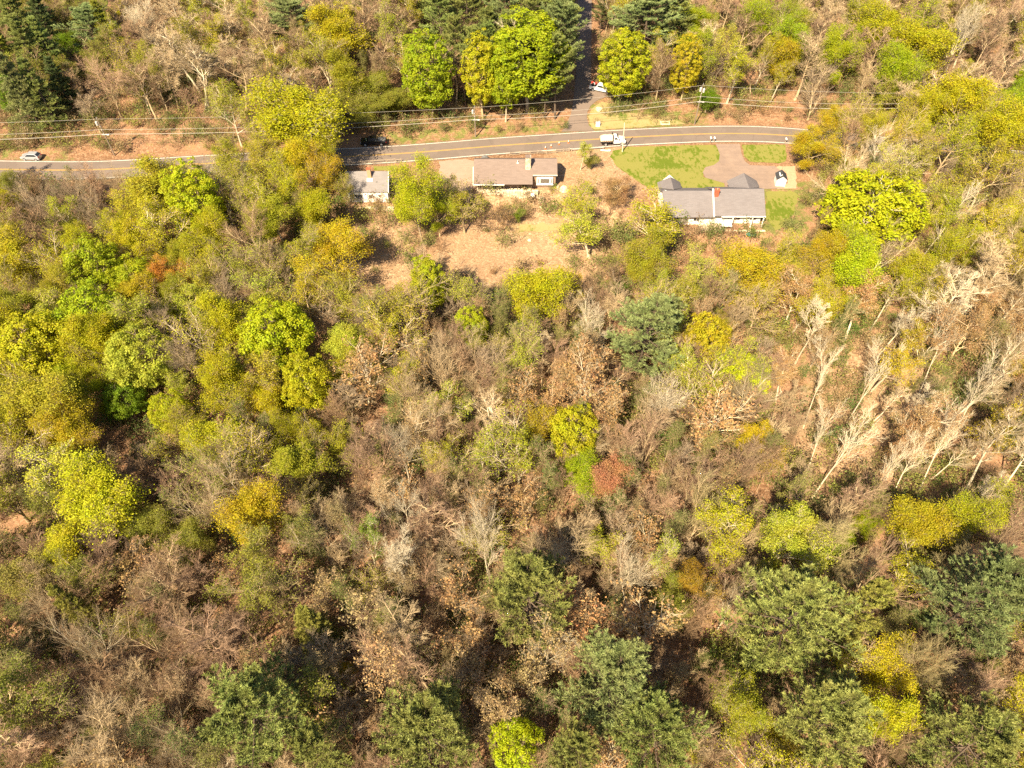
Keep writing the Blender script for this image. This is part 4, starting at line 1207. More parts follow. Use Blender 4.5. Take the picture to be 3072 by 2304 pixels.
KIND = {'maple': 'leafy_tree', 'oval': 'leafy_tree', 'fine': 'leafy_tree', 'bud': 'budding_tree', 'lush': 'leafing_tree', 'bare': 'bare_tree', 'vase': 'bare_tree', 'tan': 'tan_leaved_tree',
        'pine': 'pine_tree', 'spruce': 'spruce_tree', 'dead': 'dead_tree'}
KTXT = {'leafy_tree': 'full-leaved tree', 'budding_tree': 'thin-leafed tree', 'leafing_tree': 'half-leafed tree', 'bare_tree': 'bare tree', 'tan_leaved_tree': 'dry-leaved tree', 'pine_tree': 'pine', 'spruce_tree': 'spruce', 'dead_tree': 'dead tree'}
GRP = {'leafy_tree': 'full-leaved trees of the wood', 'budding_tree': 'thin-leafed trees of the wood', 'leafing_tree': 'half-leafed trees of the wood', 'bare_tree': 'bare trees of the wood', 'tan_leaved_tree': 'trees with dry leaves', 'pine_tree': 'tall pines', 'spruce_tree': 'spruces on the upper slope', 'dead_tree': 'dead trees of the clearing'}
RATIO = {'maple': 1.35, 'oval': 2.0, 'fine': 1.8, 'bud': 1.5, 'lush': 1.45, 'bare': 1.55, 'vase': 1.4, 'tan': 1.45, 'pine': 1.85, 'spruce': 2.3, 'dead': 1.9}
HMAX = {'maple': 16, 'oval': 19, 'fine': 17, 'bud': 17, 'lush': 16, 'bare': 18, 'vase': 18, 'tan': 16, 'pine': 24, 'spruce': 19, 'dead': 18}
CEN = {'maple': .60, 'oval': .58, 'fine': .52, 'bud': .66, 'lush': .64, 'bare': .68, 'vase': .66, 'tan': .66, 'pine': .68, 'spruce': .5, 'dead': .6}
TREES = []
def add_tree(kind, x, y, Hh, Rr, color, bark='grey', label=None, ref=None, lean=None, var=None):
    z = float(T(x, y))
    vi = int(rng.integers(len(VAR[kind]))) if var is None else var
    tm, cm = VAR[kind][vi]
    er, eh = EXT[kind][vi]
    root = bpy.data.objects.new(KIND[kind], None)
    root.empty_display_size = .3
    COL.objects.link(root)
    root.location = (x, y, z - .08)
    tilt = lean if lean else (rng.normal() * .035, rng.normal() * .035)
    root.rotation_euler = (tilt[0], tilt[1], 0)
    sx = Rr / er; sz = Hh / eh
    yaw = rng.random() * 6.28
    t = bpy.data.objects.new('trunk', tm); c = bpy.data.objects.new('crown', cm)
    for o in (t, c):
        COL.objects.link(o); o.parent = root
        o.rotation_euler = (0, 0, yaw); o.scale = (sx, sx, sz)
    jit = 1 + rng.normal() * .07
    col = HUE[color]
    c.color = (min(1, col[0] * jit * (1 + rng.normal() * .05)), min(1, col[1] * jit), col[2] * jit, 1)
    if kind not in ('pine', 'spruce', 'dead'):
        up_ = {'brown': 'tan', 'grey': 'tan', 'pink': 'tan', 'olive': 'tan', 'tan': 'pale'}.get(bark, bark)  # trunk and limbs mostly paler than twigs: sunlit look put into bark colour
        for o, b_ in ((t, up_ if rng.random() < .75 else bark), (c, bark)):
            s0 = o.material_slots[0]; s0.link = 'OBJECT'; s0.material = BARK[b_]
    root['category'] = 'tree'; root['group'] = GRP[KIND[kind]]
    if label: root['label'] = label
    fx, fy, dep = proj(x, y, z + Hh * CEN[kind])
    TREES.append(dict(root=root, kind=KIND[kind], fx=fx / K, fy=fy / K, x=x, y=y, H=Hh, R=Rr, color=color, bark=bark, label=label, ref=ref, wpx=2 * Rr * F_PX / dep / K, k=kind))
    return root
def cat_tree(kind, fx, fy, fw, color, label=None, ref=None, H=None, bark='grey', lean=None, var=None):
    px, py = fx * K, fy * K
    h = H or 12.0
    for _ in range(4):
        p = G(px, py, h * CEN[kind])
        dep = proj(p[0], p[1], p[2] + h * CEN[kind])[2]
        Rr = fw * K / 2 * dep / F_PX
        if H is None: h = min(HMAX[kind], max(4.0, RATIO[kind] * 2 * Rr))
    return add_tree(kind, p[0], p[1], h, Rr, color, bark, label, ref, lean, var)

CAT = [
 # beyond the road, left
 ('spruce', 30, 60, 84, 'pine'), ('spruce', 95, 55, 74, 'dark'), ('spruce', 60, 125, 92, 'pine'), ('spruce', 12, 130, 80, 'moss'), ('spruce', 110, 120, 70, 'pine'), ('spruce', 45, 195, 84, 'blue'),
 ('spruce', 90, 205, 70, 'pine'), ('pine', 195, 60, 110, 'blue', 'broad blue-green pine at the edge of the upper lawn', 'the upper lawn pine', 15), ('spruce', 232, 75, 60, 'moss'),
 ('spruce', 135, 190, 55, 'dark'), ('lush', 152, 98, 55, 'green', 'small fresh green tree squeezed between spruces'), ('lush', 22, 195, 78, 'green', 'fresh green tree in front of the spruces at the far left'),
 ('lush', 262, 35, 45, 'yellow'), ('vase', 300, 50, 84, 'tan', 'silvery white branched tree on the upper slope', 'the silvery tree', None, 'pale'), ('bud', 262, 130, 85, 'yellow'),
 ('bare', 222, 165, 125, 'tan', 'purplish brown bare tree leaning left above the silver car', 'the purplish leaning tree', 16, 'pink'), ('bare', 190, 230, 60, 'tan'), ('pine', 620, 40, 112, 'blue', 'blue-green pine high on the slope above the roadside tree', 'the high slope pine', 14),
 ('lush', 742, 75, 130, 'gold', 'broad golden budding tree high behind the thicket', 'the golden slope tree', None, 'tan'), ('bud', 840, 60, 90, 'olive'), ('bare', 832, 130, 85, 'tan', None, None, None, 'brown'),
 ('lush', 800, 185, 110, 'moss', None, None, 9), ('lush', 730, 220, 100, 'moss', None, None, 9), ('lush', 868, 215, 95, 'moss', None, None, 8), ('lush', 790, 235, 90, 'moss', None, None, 7), ('lush', 745, 165, 90, 'olive'), ('spruce', 840, 235, 45, 'dark', None, None, 6),
 ('oval', 925, 152, 112, 'lime', 'narrow lime green roadside tree left of the yellow one', 'the narrow lime roadside tree', 21), ('oval', 1040, 155, 92, 'yellow', 'yellow-green roadside tree beside the transformer pole', 'the yellow roadside tree', 20),
 ('oval', 1142, 122, 168, 'lime', 'largest lime green maple beside the side road junction', 'the largest lime maple', 23, 'pale'), ('oval', 1092, 165, 80, 'lime', 'smaller lime tree touching the largest maple', None, 19, 'pale'),
 ('pine', 950, 35, 95, 'pine', None, None, 20), ('pine', 1010, 20, 95, 'pine', None, None, 20), ('pine', 1075, 25, 100, 'blue', None, None, 20), ('pine', 1150, 30, 105, 'pine', None, None, 21), ('pine', 1195, 70, 110, 'blue', None, None, 23), ('pine', 1205, 135, 85, 'pine', None, None, 20), ('pine', 1190, 10, 100, 'pine', None, None, 24), ('pine', 1215, 30, 80, 'pine', None, None, 22), ('pine', 1180, 165, 70, 'dark', None, None, 15), ('pine', 1200, -50, 100, 'pine', None, None, 24), ('pine', 1185, -110, 100, 'pine', None, None, 24), ('pine', 1212, -130, 90, 'pine', None, None, 24), ('pine', 1150, -40, 90, 'pine', None, None, 22), ('pine', 1300, 15, 45, 'dark', None, None, 10),  # negative rows: pines centred above the frame, added to shade the side road
 ('pine', 1400, 32, 150, 'blue', 'broad blue-green pine right of the upper side road', 'the side road pine', 18), ('pine', 1465, 40, 90, 'pine', None, None, 16),
 ('fine', 1345, 148, 108, 'yellow', 'dense yellow-green oval tree hiding the white work pickup', 'the dense oval tree', 18), ('bare', 1428, 140, 90, 'tan', None, None, None, 'brown'), ('fine', 1485, 145, 68, 'gold', 'dense olive-gold conical tree left of the double transformer pole', 'the conical gold tree', 16),
 ('lush', 1530, 215, 60, 'green', 'green bush behind the double transformer pole', None, 5), ('bud', 1560, 100, 90, 'pale'), ('bare', 1605, 70, 80, 'tan', None, None, None, 'brown'), ('lush', 1650, 45, 105, 'lime', None, None, 15), ('lush', 1712, 85, 92, 'lime', 'lime tree behind the golden one on the right slope', None, 15),
 ('lush', 1692, 125, 78, 'gold', 'golden half-leafed tree on the right slope above the road', 'the right slope golden tree', 13), ('vase', 1770, 185, 125, 'tan', 'gnarled grey bare tree overhanging the right end of the road', 'the gnarled roadside tree', 13, 'grey'),
 ('lush', 1905, 75, 110, 'yellow'), ('lush', 1990, 110, 125, 'yellow'), ('lush', 1945, 140, 90, 'lime'), ('bud', 2010, 40, 100, 'lime'), ('bare', 2150, 60, 80, 'tan', None, None, 20, 'pink'), ('bare', 2090, 60, 80, 'tan', None, None, 19, 'pale'),
 ('lush', 2050, 205, 140, 'yellow'), ('lush', 1995, 235, 90, 'yellow'), ('lush', 2110, 255, 120, 'yellow'), ('lush', 2170, 290, 110, 'yellow'), ('bud', 2060, 300, 120, 'yellow'), ('bud', 2150, 360, 120, 'olive'), ('bud', 2010, 330, 100, 'olive'), ('lush', 2190, 220, 80, 'lime'),
 ('lush', 1755, 320, 108, 'gold', 'golden orange tree at the right edge of the small lawn', 'the golden lawn-edge tree', 9), ('lush', 1790, 265, 80, 'gold', None, None, 9), ('bare', 1905, 335, 150, 'tan', 'pale spreading bare tree below the right bend of the road', 'the pale spreading tree', 13, 'pale'), ('bud', 1960, 400, 120, 'olive', None, None, None, 'tan'),
 # along the road, near side
 ('lush', 635, 258, 185, 'yellow', 'big domed yellow-green tree beyond the road left of the black pickup', 'the big domed roadside tree', 17, 'pale'),
 ('oval', 412, 440, 112, 'bright', 'bright yellow-green tree in front of the left road', 'the bright roadside tree', 19), ('lush', 312, 435, 150, 'olive'), ('lush', 440, 505, 110, 'yellow'), ('lush', 610, 405, 118, 'yellow', 'yellow-green tree in front of the road left of the cottage', None, 15), ('lush', 682, 372, 100, 'gold', None, None, 13), ('bud', 480, 350, 90, 'yellow', None, None, 12), ('bud', 585, 335, 100, 'olive', None, None, 12), ('lush', 690, 325, 80, 'yellow', None, None, 12), ('vase', 60, 395, 100, 'tan', None, None, 12, 'brown'), ('vase', 190, 395, 110, 'tan', None, None, 13, 'pink'), ('vase', 260, 380, 80, 'tan', None, None, 12, 'tan'), ('bud', 742, 392, 60, 'olive', 'olive tree leaning over the roof of the white cottage', None, 11), ('lush', 655, 440, 70, 'moss', None, None, 9),
 ('bud', 560, 340, 90, 'olive'), ('bud', 500, 330, 90, 'olive', None, None, 11), ('bare', 150, 400, 120, 'tan', None, None, 15), ('bare', 205, 450, 130, 'tan', 'grey bare tree reaching over the road at the left', None, 15), ('bare', 70, 430, 110, 'tan'), ('lush', 15, 400, 70, 'moss', None, None, 9), ('bare', 100, 490, 110, 'tan', None, None, None, 'brown'), ('bud', 520, 430, 100, 'olive'), ('lush', 560, 480, 100, 'olive'),
 ('lush', 900, 415, 122, 'bright', 'feathery yellow-green tree between the white cottage and the brown house', 'the feathery tree', 19), ('lush', 945, 455, 80, 'lime', None, None, 10), ('bud', 1000, 440, 110, 'olive', 'olive tree hiding the left end of the brown house', None, 11, 'tan'), ('bud', 1085, 465, 85, 'rust', 'brown leaning shrub below the porch wall', None, 6, 'dark'), ('lush', 1118, 462, 32, 'green', None, None, 4),
 ('bud', 1258, 320, 50, 'bright', 'slim young yellow-green tree left of the dump truck', None, 8, 'pale'), ('lush', 1275, 345, 45, 'moss', None, None, 3.5), ('bud', 1252, 432, 100, 'bright', 'bright yellow tree right of the brown house', 'the bright tree by the brown house', 11), ('bud', 1280, 492, 150, 'pale', None, None, 11, 'tan'), ('bud', 1345, 405, 85, 'rust', 'rust brown shrub at the left edge of the big lawn', None, 6, 'brown'),
 ('bud', 1455, 488, 160, 'yellow', 'wide half-leafed tree covering the left half of the long house', 'the tree over the long house', 15, 'tan'), ('lush', 1400, 560, 110, 'olive'), ('lush', 1625, 570, 165, 'gold', 'domed golden tree in front of the long house', 'the domed golden tree', 12), ('lush', 1772, 540, 110, 'gold', 'golden orange tree left of the great lime maple', None, 11),
 ('maple', 1885, 455, 215, 'bright', 'great bright lime maple right of the long house', 'the great lime maple', 16, 'pale'), ('lush', 1850, 540, 110, 'bright'), ('lush', 1960, 400, 70, 'bright'),
 # middle left
 ('lush', 40, 560, 105, 'gold'), ('lush', 65, 660, 110, 'olive'), ('maple', 205, 572, 122, 'lime', 'lime tree on the left slope above another lime crown', None, 14), ('maple', 298, 600, 95, 'lime'), ('lush', 362, 602, 84, 'orange', 'orange-leaved tree amid the green on the left slope', 'the orange-leaved tree', 11), ('bare', 467, 620, 112, 'tan', 'grey bare tree right of the orange-leaved tree', None, 14, 'grey'),
 ('maple', 202, 682, 138, 'lime', 'rounded lime tree, densest of the left slope', 'the rounded lime tree', 14), ('lush', 292, 645, 90, 'gold'), ('maple', 80, 752, 165, 'yellow', 'broad yellow tree at the left edge', 'the broad yellow tree', 14), ('maple', 312, 765, 140, 'pale', 'pale green full tree left of the bright lime maple', None, 14), ('lush', 712, 540, 165, 'gold', 'wide golden-olive tree below the stone wall of the cottage', 'the wide golden-olive tree', 12), ('bud', 640, 560, 110, 'olive'), ('bud', 570, 570, 100, 'olive'),
 ('maple', 603, 722, 160, 'bright', 'brightest lime maple, standing alone left of centre', 'the brightest lime maple', 15), ('maple', 664, 830, 108, 'yellow', 'yellow tree touching the brightest lime maple', None, 14, 'pale'), ('lush', 495, 815, 88, 'green'), ('maple', 270, 865, 88, 'green'), ('maple', 362, 888, 88, 'bright'), ('lush', 112, 870, 140, 'olive'), ('lush', 205, 840, 100, 'yellow'), ('lush', 140, 930, 130, 'gold'), ('lush', 735, 730, 100, 'pale'), ('lush', 160, 800, 80, 'yellow'), ('lush', 395, 940, 110, 'olive'), ('lush', 470, 960, 110, 'yellow'), ('lush', 530, 960, 60, 'yellow'),
 ('oval', 925, 615, 82, 'yellow', 'tall yellow tree on the slope below the white cottage', 'the tall yellow slope tree', 15), ('maple', 1022, 705, 70, 'bright', 'small bright yellow crown peeping above bare branches', None, 11), ('bud', 860, 640, 130, 'olive'), ('bud', 1010, 625, 100, 'pale'), ('lush', 1165, 640, 120, 'yellow'), ('bud', 1225, 610, 90, 'gold'), ('lush', 1330, 620, 60, 'green', None, None, 5),
 ('pine', 1398, 708, 165, 'blue', 'lone blue-green pine right of centre', 'the lone blue-green pine', 19), ('maple', 1528, 728, 95, 'gold', 'amber tree right of the lone pine', 'the amber tree', 12), ('maple', 1598, 815, 125, 'bright', 'low bright lime dome below the amber tree', 'the low lime dome', 9), ('vase', 1268, 690, 125, 'tan', 'pale fan-shaped bare tree left of the lone pine', 'the pale fan tree', 14, 'pale'), ('bare', 1030, 770, 130, 'tan', None, None, 14, 'grey'), ('vase', 1430, 850, 125, 'tan', 'pale bare tree with upswept limbs below the lone pine', None, 14, 'pale'),
 ('maple', 1235, 935, 112, 'yellow', 'yellow tree right at the centre of the wood', 'the central yellow tree', 13), ('lush', 1143, 930, 108, 'gold', 'golden orange tree left of the central yellow tree', None, 12), ('lush', 1245, 1015, 110, 'lime'), ('lush', 1320, 1035, 80, 'red', 'red-leaved tree below the central yellow tree', 'the red-leaved tree', 11), ('bare', 1505, 1030, 150, 'tan', 'rounded grey bare tree right of the red-leaved tree', 'the rounded grey tree', 14, 'pink'), ('vase', 1400, 940, 120, 'tan', None, None, 15, 'pink'), ('vase', 1610, 1020, 110, 'tan', None, None, 13, 'pink'),
 ('lush', 1625, 960, 105, 'gold'), ('lush', 1570, 690, 60, 'olive', None, None, 6), ('bud', 1600, 770, 110, 'pale'), ('bud', 1640, 650, 120, 'olive', None, None, 12, 'tan'), ('lush', 1780, 660, 110, 'yellow'), ('lush', 1860, 590, 110, 'bright'), ('lush', 1720, 600, 80, 'olive'), ('lush', 1950, 600, 110, 'yellow'), ('lush', 2020, 620, 60, 'green'), ('bud', 1965, 610, 34, 'white', None, None, 7),
 ('bud', 900, 920, 120, 'tan', None, None, 14, 'tan'), ('bare', 1040, 900, 150, 'tan', 'pinkish bare tree spreading above the centre', 'the pinkish spreading tree', 14, 'tan'), ('bare', 930, 900, 110, 'tan', None, None, 15, 'tan'), ('vase', 860, 960, 110, 'tan', None, None, 14, 'pale'), ('bud', 1250, 780, 140, 'rust', None, None, 12, 'tan'),
 # lower left
 ('lush', 548, 1110, 115, 'gold', 'golden yellow tree with twiggy top, low on the left', 'the low golden tree', 15), ('lush', 215, 1080, 165, 'yellow', 'wide yellow-green tree on the lower left', 'the wide lower yellow tree', 14), ('bud', 165, 990, 190, 'pale', 'wide pale-branched tree on the left', 'the wide pale-branched tree', 14, 'pale'), ('lush', 150, 1165, 120, 'yellow'), ('lush', 330, 1130, 90, 'moss'), ('lush', 60, 1250, 110, 'ypine'), ('spruce', 165, 1310, 65, 'ypine', 'olive-yellow evergreen low on the left', None, 12), ('lush', 400, 1170, 110, 'moss'),
 ('bud', 792, 1170, 80, 'green', 'wispy fresh green birch with white stems', 'the wispy birch', 14, 'pale'), ('bare', 875, 1100, 105, 'tan', 'white-barked bare tree beside the wispy birch', None, 17, 'pale'), ('bare', 868, 1215, 95, 'tan', 'pale round bare tree in front of the wispy birch', None, 16, 'pale'), ('bare', 1050, 1165, 135, 'tan', 'white-branched bare tree left of the central pine', 'the white-branched tree', 17, 'pale'),
 ('spruce', 690, 1370, 92, 'ypine', 'olive-yellow evergreen left of the tan trees', 'the olive-yellow evergreen', 13), ('lush', 215, 1560, 70, 'ypine'), ('lush', 735, 1455, 70, 'gold'), ('bare', 170, 1400, 150, 'tan', 'wide pale bare tree low at the left', None, 17, 'tan'), ('tan', 480, 1240, 90, 'rust'), ('tan', 300, 1230, 110, 'rust'), ('tan', 690, 1270, 100, 'tan'),
 # lower middle
 ('pine', 1147, 1275, 182, 'pine', 'central pine standing amid tan dry-leaved trees', 'the central pine', 22), ('tan', 975, 1290, 140, 'rust'), ('tan', 805, 1450, 140, 'tan', 'tan tree with dangling dry leaves left of two pines', 'the tan dangling tree', 17), ('tan', 1050, 1440, 130, 'tan'), ('tan', 1180, 1400, 120, 'tan', None, None, 17, 'pale'), ('tan', 1085, 1530, 100, 'tan', None, None, 15), ('tan', 770, 1330, 140, 'tan'), ('bare', 920, 1440, 120, 'tan', None, None, 17, 'pink'), ('tan', 1020, 1360, 130, 'rust'), ('tan', 1140, 1090, 110, 'rust'), ('bare', 1350, 1230, 110, 'tan', 'pale crooked bare tree right of the central pine', None, 16, 'pale'), ('bud', 1440, 1200, 90, 'pale', None, None, 16, 'pale'), ('lush', 1505, 1240, 85, 'amber', 'golden orange tree above the dark hollow', None, 15), ('lush', 1460, 1310, 90, 'moss', 'green tree at the rim of the dark hollow', None, 14), ('bare', 1420, 1090, 100, 'tan', None, None, None, 'pink'),
 ('pine', 528, 1530, 215, 'pine', 'big pine at the lower left edge of the shade', 'the lower left pine', 21), ('pine', 915, 1585, 205, 'pine', 'big pine at the bottom, left of the yellow bush', 'the bottom pine', 21), ('pine', 1330, 1460, 195, 'blue', 'greyish green pine below the dark hollow', 'the greyish pine', 22), ('pine', 1425, 1590, 185, 'pine', 'pine crowding below the greyish pine', None, 20), ('pine', 700, 1630, 120, 'pine', None, None, 17), ('pine', 1240, 1625, 110, 'pine', None, None, 19), ('maple', 1115, 1605, 112, 'bright', 'bright lime tree at the bottom between two pines', 'the bottom lime tree', 12),
 # lower right
 ('pine', 1700, 1340, 232, 'pine', 'widest pine, right of the dark hollow', 'the widest pine', 22), ('pine', 2115, 1280, 205, 'blue', 'broad blue-green pine at the right edge', 'the right edge pine', 22), ('pine', 1805, 1555, 185, 'pine', 'feathery pine at the bottom right', 'the feathery pine', 20), ('pine', 2110, 1600, 200, 'pine', 'pine in the bottom right corner', 'the corner pine', 20), ('pine', 1862, 1310, 108, 'ypine', 'narrow olive pine behind the widest pine', None, 19),
 ('lush', 1692, 1160, 150, 'pale', 'olive-lime half-leafed tree above the widest pine', 'the olive-lime tree', 16, 'pale'), ('lush', 1800, 1180, 80, 'lime'), ('lush', 1868, 1135, 70, 'lime'), ('lush', 1990, 1130, 115, 'gold'), ('lush', 2115, 1115, 130, 'yellow', 'yellow tree above the right edge pine', None, 14), ('lush', 1905, 1440, 145, 'yellow'), ('lush', 1890, 1535, 110, 'yellow', None, None, 15, 'pale'), ('lush', 1620, 1545, 130, 'olive', None, None, 15, 'pale'), ('bud', 1520, 1620, 100, 'olive'), ('vase', 1900, 1220, 140, 'tan', None, None, 15, 'pink'), ('vase', 2010, 1410, 150, 'tan', None, None, 16, 'olive'), ('vase', 1590, 1290, 120, 'tan', None, None, 16, 'tan'), ('bare', 2130, 1480, 120, 'tan', None, None, 16, 'pink'), ('bare', 1530, 1480, 70, 'tan', None, None, 13, 'brown'), ('lush', 1700, 1620, 110, 'olive'), ('bare', 1960, 1600, 120, 'tan', None, None, 15, 'brown'), ('bare', 1840, 1080, 90, 'tan', None, None, 13, 'pink'), ('bare', 2190, 1180, 90, 'tan', None, None, 14, 'pink'),
]
for c in CAT: cat_tree(*c)
# leaning dead trees of the clearing: foot and head in the picture
for (fx0, fy0, fx1, fy1, wd, lb) in ((1755, 1075, 1880, 870, 105, 'longest pale dead trunk leaning right in the clearing'), (1735, 1040, 1800, 880, 70, 'pale forked dead tree left of the longest dead trunk'), (1735, 925, 1790, 740, 40, 'broken dead snag at the top of the clearing'),
        (1820, 930, 1950, 730, 90, 'dead tree arching right across the top of the clearing'), (1985, 1060, 2090, 880, 90, 'pale dead tree among rusty crowns at the right'), (1920, 1080, 1985, 930, 70, 'slim dead tree right of the longest dead trunk'),
        (2040, 970, 2130, 780, 90, 'tall dead tree leaning at the right edge'), (1985, 850, 2060, 640, 80, 'dead tree leaning below the yellow slope trees'), (1860, 1100, 1950, 960, 60, 'short pale dead tree at the foot of the clearing'), (2090, 880, 2190, 640, 90, 'dead tree leaning toward the right picture edge'),
        (1990, 560, 2090, 330, 90, 'dead tree leaning right beyond the great lime maple')):
    b = GF(fx0, fy0)
    hh = 13.0
    e = GF(fx1, fy1, hh * .6)
    tip = np.array(P(fx1 * K, fy1 * K, b[2] + hh * .8))
    dv = Vector((float(np.clip(tip[0] - b[0], -6, 9)), float(np.clip(tip[1] - b[1], -5, 9)), hh))
    rx_, ry_ = -math.atan2(dv.y, dv.z), math.atan2(dv.x, dv.z)
    dist = proj(b[0], b[1], b[2] + 6)[2]
    add_tree('dead', b[0], b[1], dv.length * .95, max(2.2, wd * K / 2 * dist / F_PX), 'tan', 'pale', lb, None, (rx_, ry_))

# places kept open, as quads and polygons in the picture
def inpoly(x, y, poly):
    c = False
    for k in range(len(poly)):
        (x1, y1), (x2, y2) = poly[k - 1], poly[k]
        if (y1 > y) != (y2 > y) and x < (x2 - x1) * (y - y1) / (y2 - y1) + x1: c = not c
    return c
OPEN = [[(735, 262), (1215, 240), (1225, 0), (1302, 0), (1310, 215), (1700, 240), (1720, 300), (1780, 330), (1760, 420), (1700, 500), (1560, 520), (1350, 505), (1330, 560), (1240, 600), (1120, 605), (1000, 580), (900, 530), (740, 500), (740, 330)],
        [(0, 270), (540, 262), (500, 330), (330, 350), (0, 355)], [(755, 480), (850, 480), (860, 580), (770, 560)], [(1520, 1400), (1560, 1330), (1600, 1480), (1540, 1520)],
        [(1750, 780), (1860, 780), (1860, 1000), (1740, 1040)]]
catxy = np.array([[t['x'], t['y'], t['R']] for t in TREES])
def region(fx, fy):
    if fy < 262:
        if fx < 240: return [('bud', 'moss', 'brown', .5), ('bare', '', 'brown', .5)]
        if fx < 900: return [('bare', '', 'brown', .32), ('bare', '', 'tan', .28), ('bud', 'olive', 'tan', .25), ('bud', 'yellow', 'tan', .15)]
        if fx < 1320: return [('bare', '', 'brown', .5), ('pine', 'pine', 'dark', .5)]
        return [('bare', '', 'pink', .3), ('bare', '', 'tan', .2), ('bud', 'olive', 'tan', .25), ('bud', 'yellow', 'tan', .15), ('lush', 'lime', 'grey', .1)]
    if fy < 520 and fx < 760: return [('bud', 'yellow', 'tan', .35), ('lush', 'yellow', 'tan', .2), ('bud', 'olive', 'tan', .2), ('bare', '', 'brown', .25)]
    if fy < 620 and fx > 1700: return [('bud', 'yellow', 'tan', .35), ('lush', 'yellow', 'tan', .15), ('bare', '', 'tan', .35), ('bud', 'gold', 'tan', .15)]
    if fy < 1020 and fx < 760: return [('bud', 'yellow', 'tan', .25), ('bud', 'olive', 'olive', .15), ('lush', 'yellow', 'grey', .28), ('lush', 'olive', 'tan', .1), ('bud', 'pale', 'grey', .1), ('bare', '', 'grey', .12)]
    if fy < 1020 and fx < 1640: return [('bare', '', 'tan', .3), ('bare', '', 'pink', .12), ('bud', 'olive', 'tan', .25), ('bud', 'pale', 'tan', .15), ('tan', 'rust', 'tan', .18)]
    if fy < 1110 and fx >= 1640: return [('bare', '', 'pale', .25), ('bud', 'rust', 'tan', .3), ('bud', 'gold', 'tan', .2), ('bare', '', 'tan', .25)]
    if fx < 720: return [('bare', '', 'brown', .25), ('bare', '', 'tan', .22), ('bare', '', 'pink', .13), ('bud', 'moss', 'olive', .2), ('bud', 'olive', 'tan', .1), ('tan', 'rust', 'brown', .1)]
    if fx < 1500: return [('bare', '', 'tan', .25), ('bare', '', 'pink', .2), ('tan', 'rust', 'tan', .2), ('tan', 'tan', 'tan', .15), ('bud', 'olive', 'tan', .2)]
    return [('bare', '', 'pink', .3), ('bud', 'yellow', 'tan', .25), ('bud', 'olive', 'tan', .25), ('bare', '', 'olive', .2)]
SP = 5.6
cand = []
for gyv in np.arange(8, 232, SP):
    for gxv in np.arange(-165, 166, SP):
        cand.append((gxv + rng.uniform(-.42, .42) * SP + (SP / 2 if int(gyv / SP) % 2 else 0), gyv + rng.uniform(-.42, .42) * SP))
fill_n = {}
for x, y in cand:
    z = float(T(x, y))
    s = y - float(yr(x))
    if -5.5 < s < 6.0: continue
    if y > 155 and abs(x - 19 - .03 * (y - 155)) < 5: continue
    H_ = float(rng.uniform(9, 16)); R0 = H_ * float(rng.uniform(.27, .39))
    cx, cy, dep = proj(x, y, z + H_ * .66)
    fx, fy = cx / K, cy / K
    mpx = 60
    if not (-mpx < fx < 2212 + mpx and -30 < fy < 1659 + 110): continue
    d = np.hypot(catxy[:, 0] - x, catxy[:, 1] - y)
    if (d < catxy[:, 2] * .62 + R0 * .45).any(): continue
    rad = R0 * F_PX / dep / K
    tx, ty, _ = proj(x, y, z + H_ * .95); bx_, by_, _ = proj(x, y, z)
    if any(inpoly(a, b, pl_) for pl_ in OPEN for a, b in ((fx, fy), (fx - rad * .8, fy), (fx + rad * .8, fy), (tx / K, ty / K), (bx_ / K, by_ / K), (fx, fy + rad * .7), (fx, fy - rad * .7))): continue
    opts = region(fx, fy)
    u = rng.random() * sum(o[3] for o in opts); acc = 0
    for o in opts:
        acc += o[3]
        if u <= acc: break
    kd, colr, bk_, _ = o
    if kd == 'bare' and fill_n.get('bare', 0) + fill_n.get('b0', 0) > 260: kd, colr = 'bud', 'olive'
    fill_n[kd] = fill_n.get(kd, 0) + 1
    ln_ = None
    if fx > 1660 and 600 < fy < 1090 and kd == 'bare': ln_ = (float(rng.normal(-.16, .08)), float(rng.normal(.26, .09))); R0 *= .75; fill_lean = True
    vr = [4, 5][int(rng.integers(2))] if (kd == 'bare' and (fy < 262 or ln_)) else (4 if (fy < 262 and kd == 'bud' and rng.random() < .6) else None)
    add_tree(kd, x, y, H_ if kd != 'pine' else 18, R0 if kd != 'pine' else 3.6, colr or 'tan', bk_, var=vr, lean=ln_)
print('trees', len(TREES), fill_n)

# ------------------------------------------------------------------ undergrowth: brush nobody could count
bcol = bpy.data.collections.new('brush_sources')
for k in range(7):
    g = np.random.default_rng(700 + k)
    mb = MB()
    st = grow(g.normal(size=(9, 3)) * np.array([.35, .35, 0]), nrm(np.concatenate([g.normal(size=(9, 2)) * .45, np.ones((9, 1))], 1)), 1.2 + 1.3 * g.random(9), 4, .12, .05, g)
    sr = taper(np.full(9, .022), 4, .5); tubes(mb, st, sr, 3)
    p, d, L, r = spawn(st, sr, np.full(9, 1.4), 7, .25, 1, 42, 12, .5, .4, .8, g)
    b = grow(p, d, L, 3, .15, .06, g); tubes(mb, b, taper(np.full(len(p), .012), 3, .6), 3)
    if k < 6:
        t = b[:, -1]; n_ = [5, 3, 6, 8, 4, 5][k]
        c = np.repeat(t, n_, 0) + g.normal(size=(len(t) * n_, 3)) * .2
        leaves(mb, c, nrm(g.normal(size=c.shape) * .7 + np.array([0, 0, .8])), .17, g)
    me = mb.mesh('brush', [BARK['olive' if k % 2 else 'brown'], BRUSH])
    bo = bpy.data.objects.new('brush', me); bcol.objects.link(bo)
pts = []
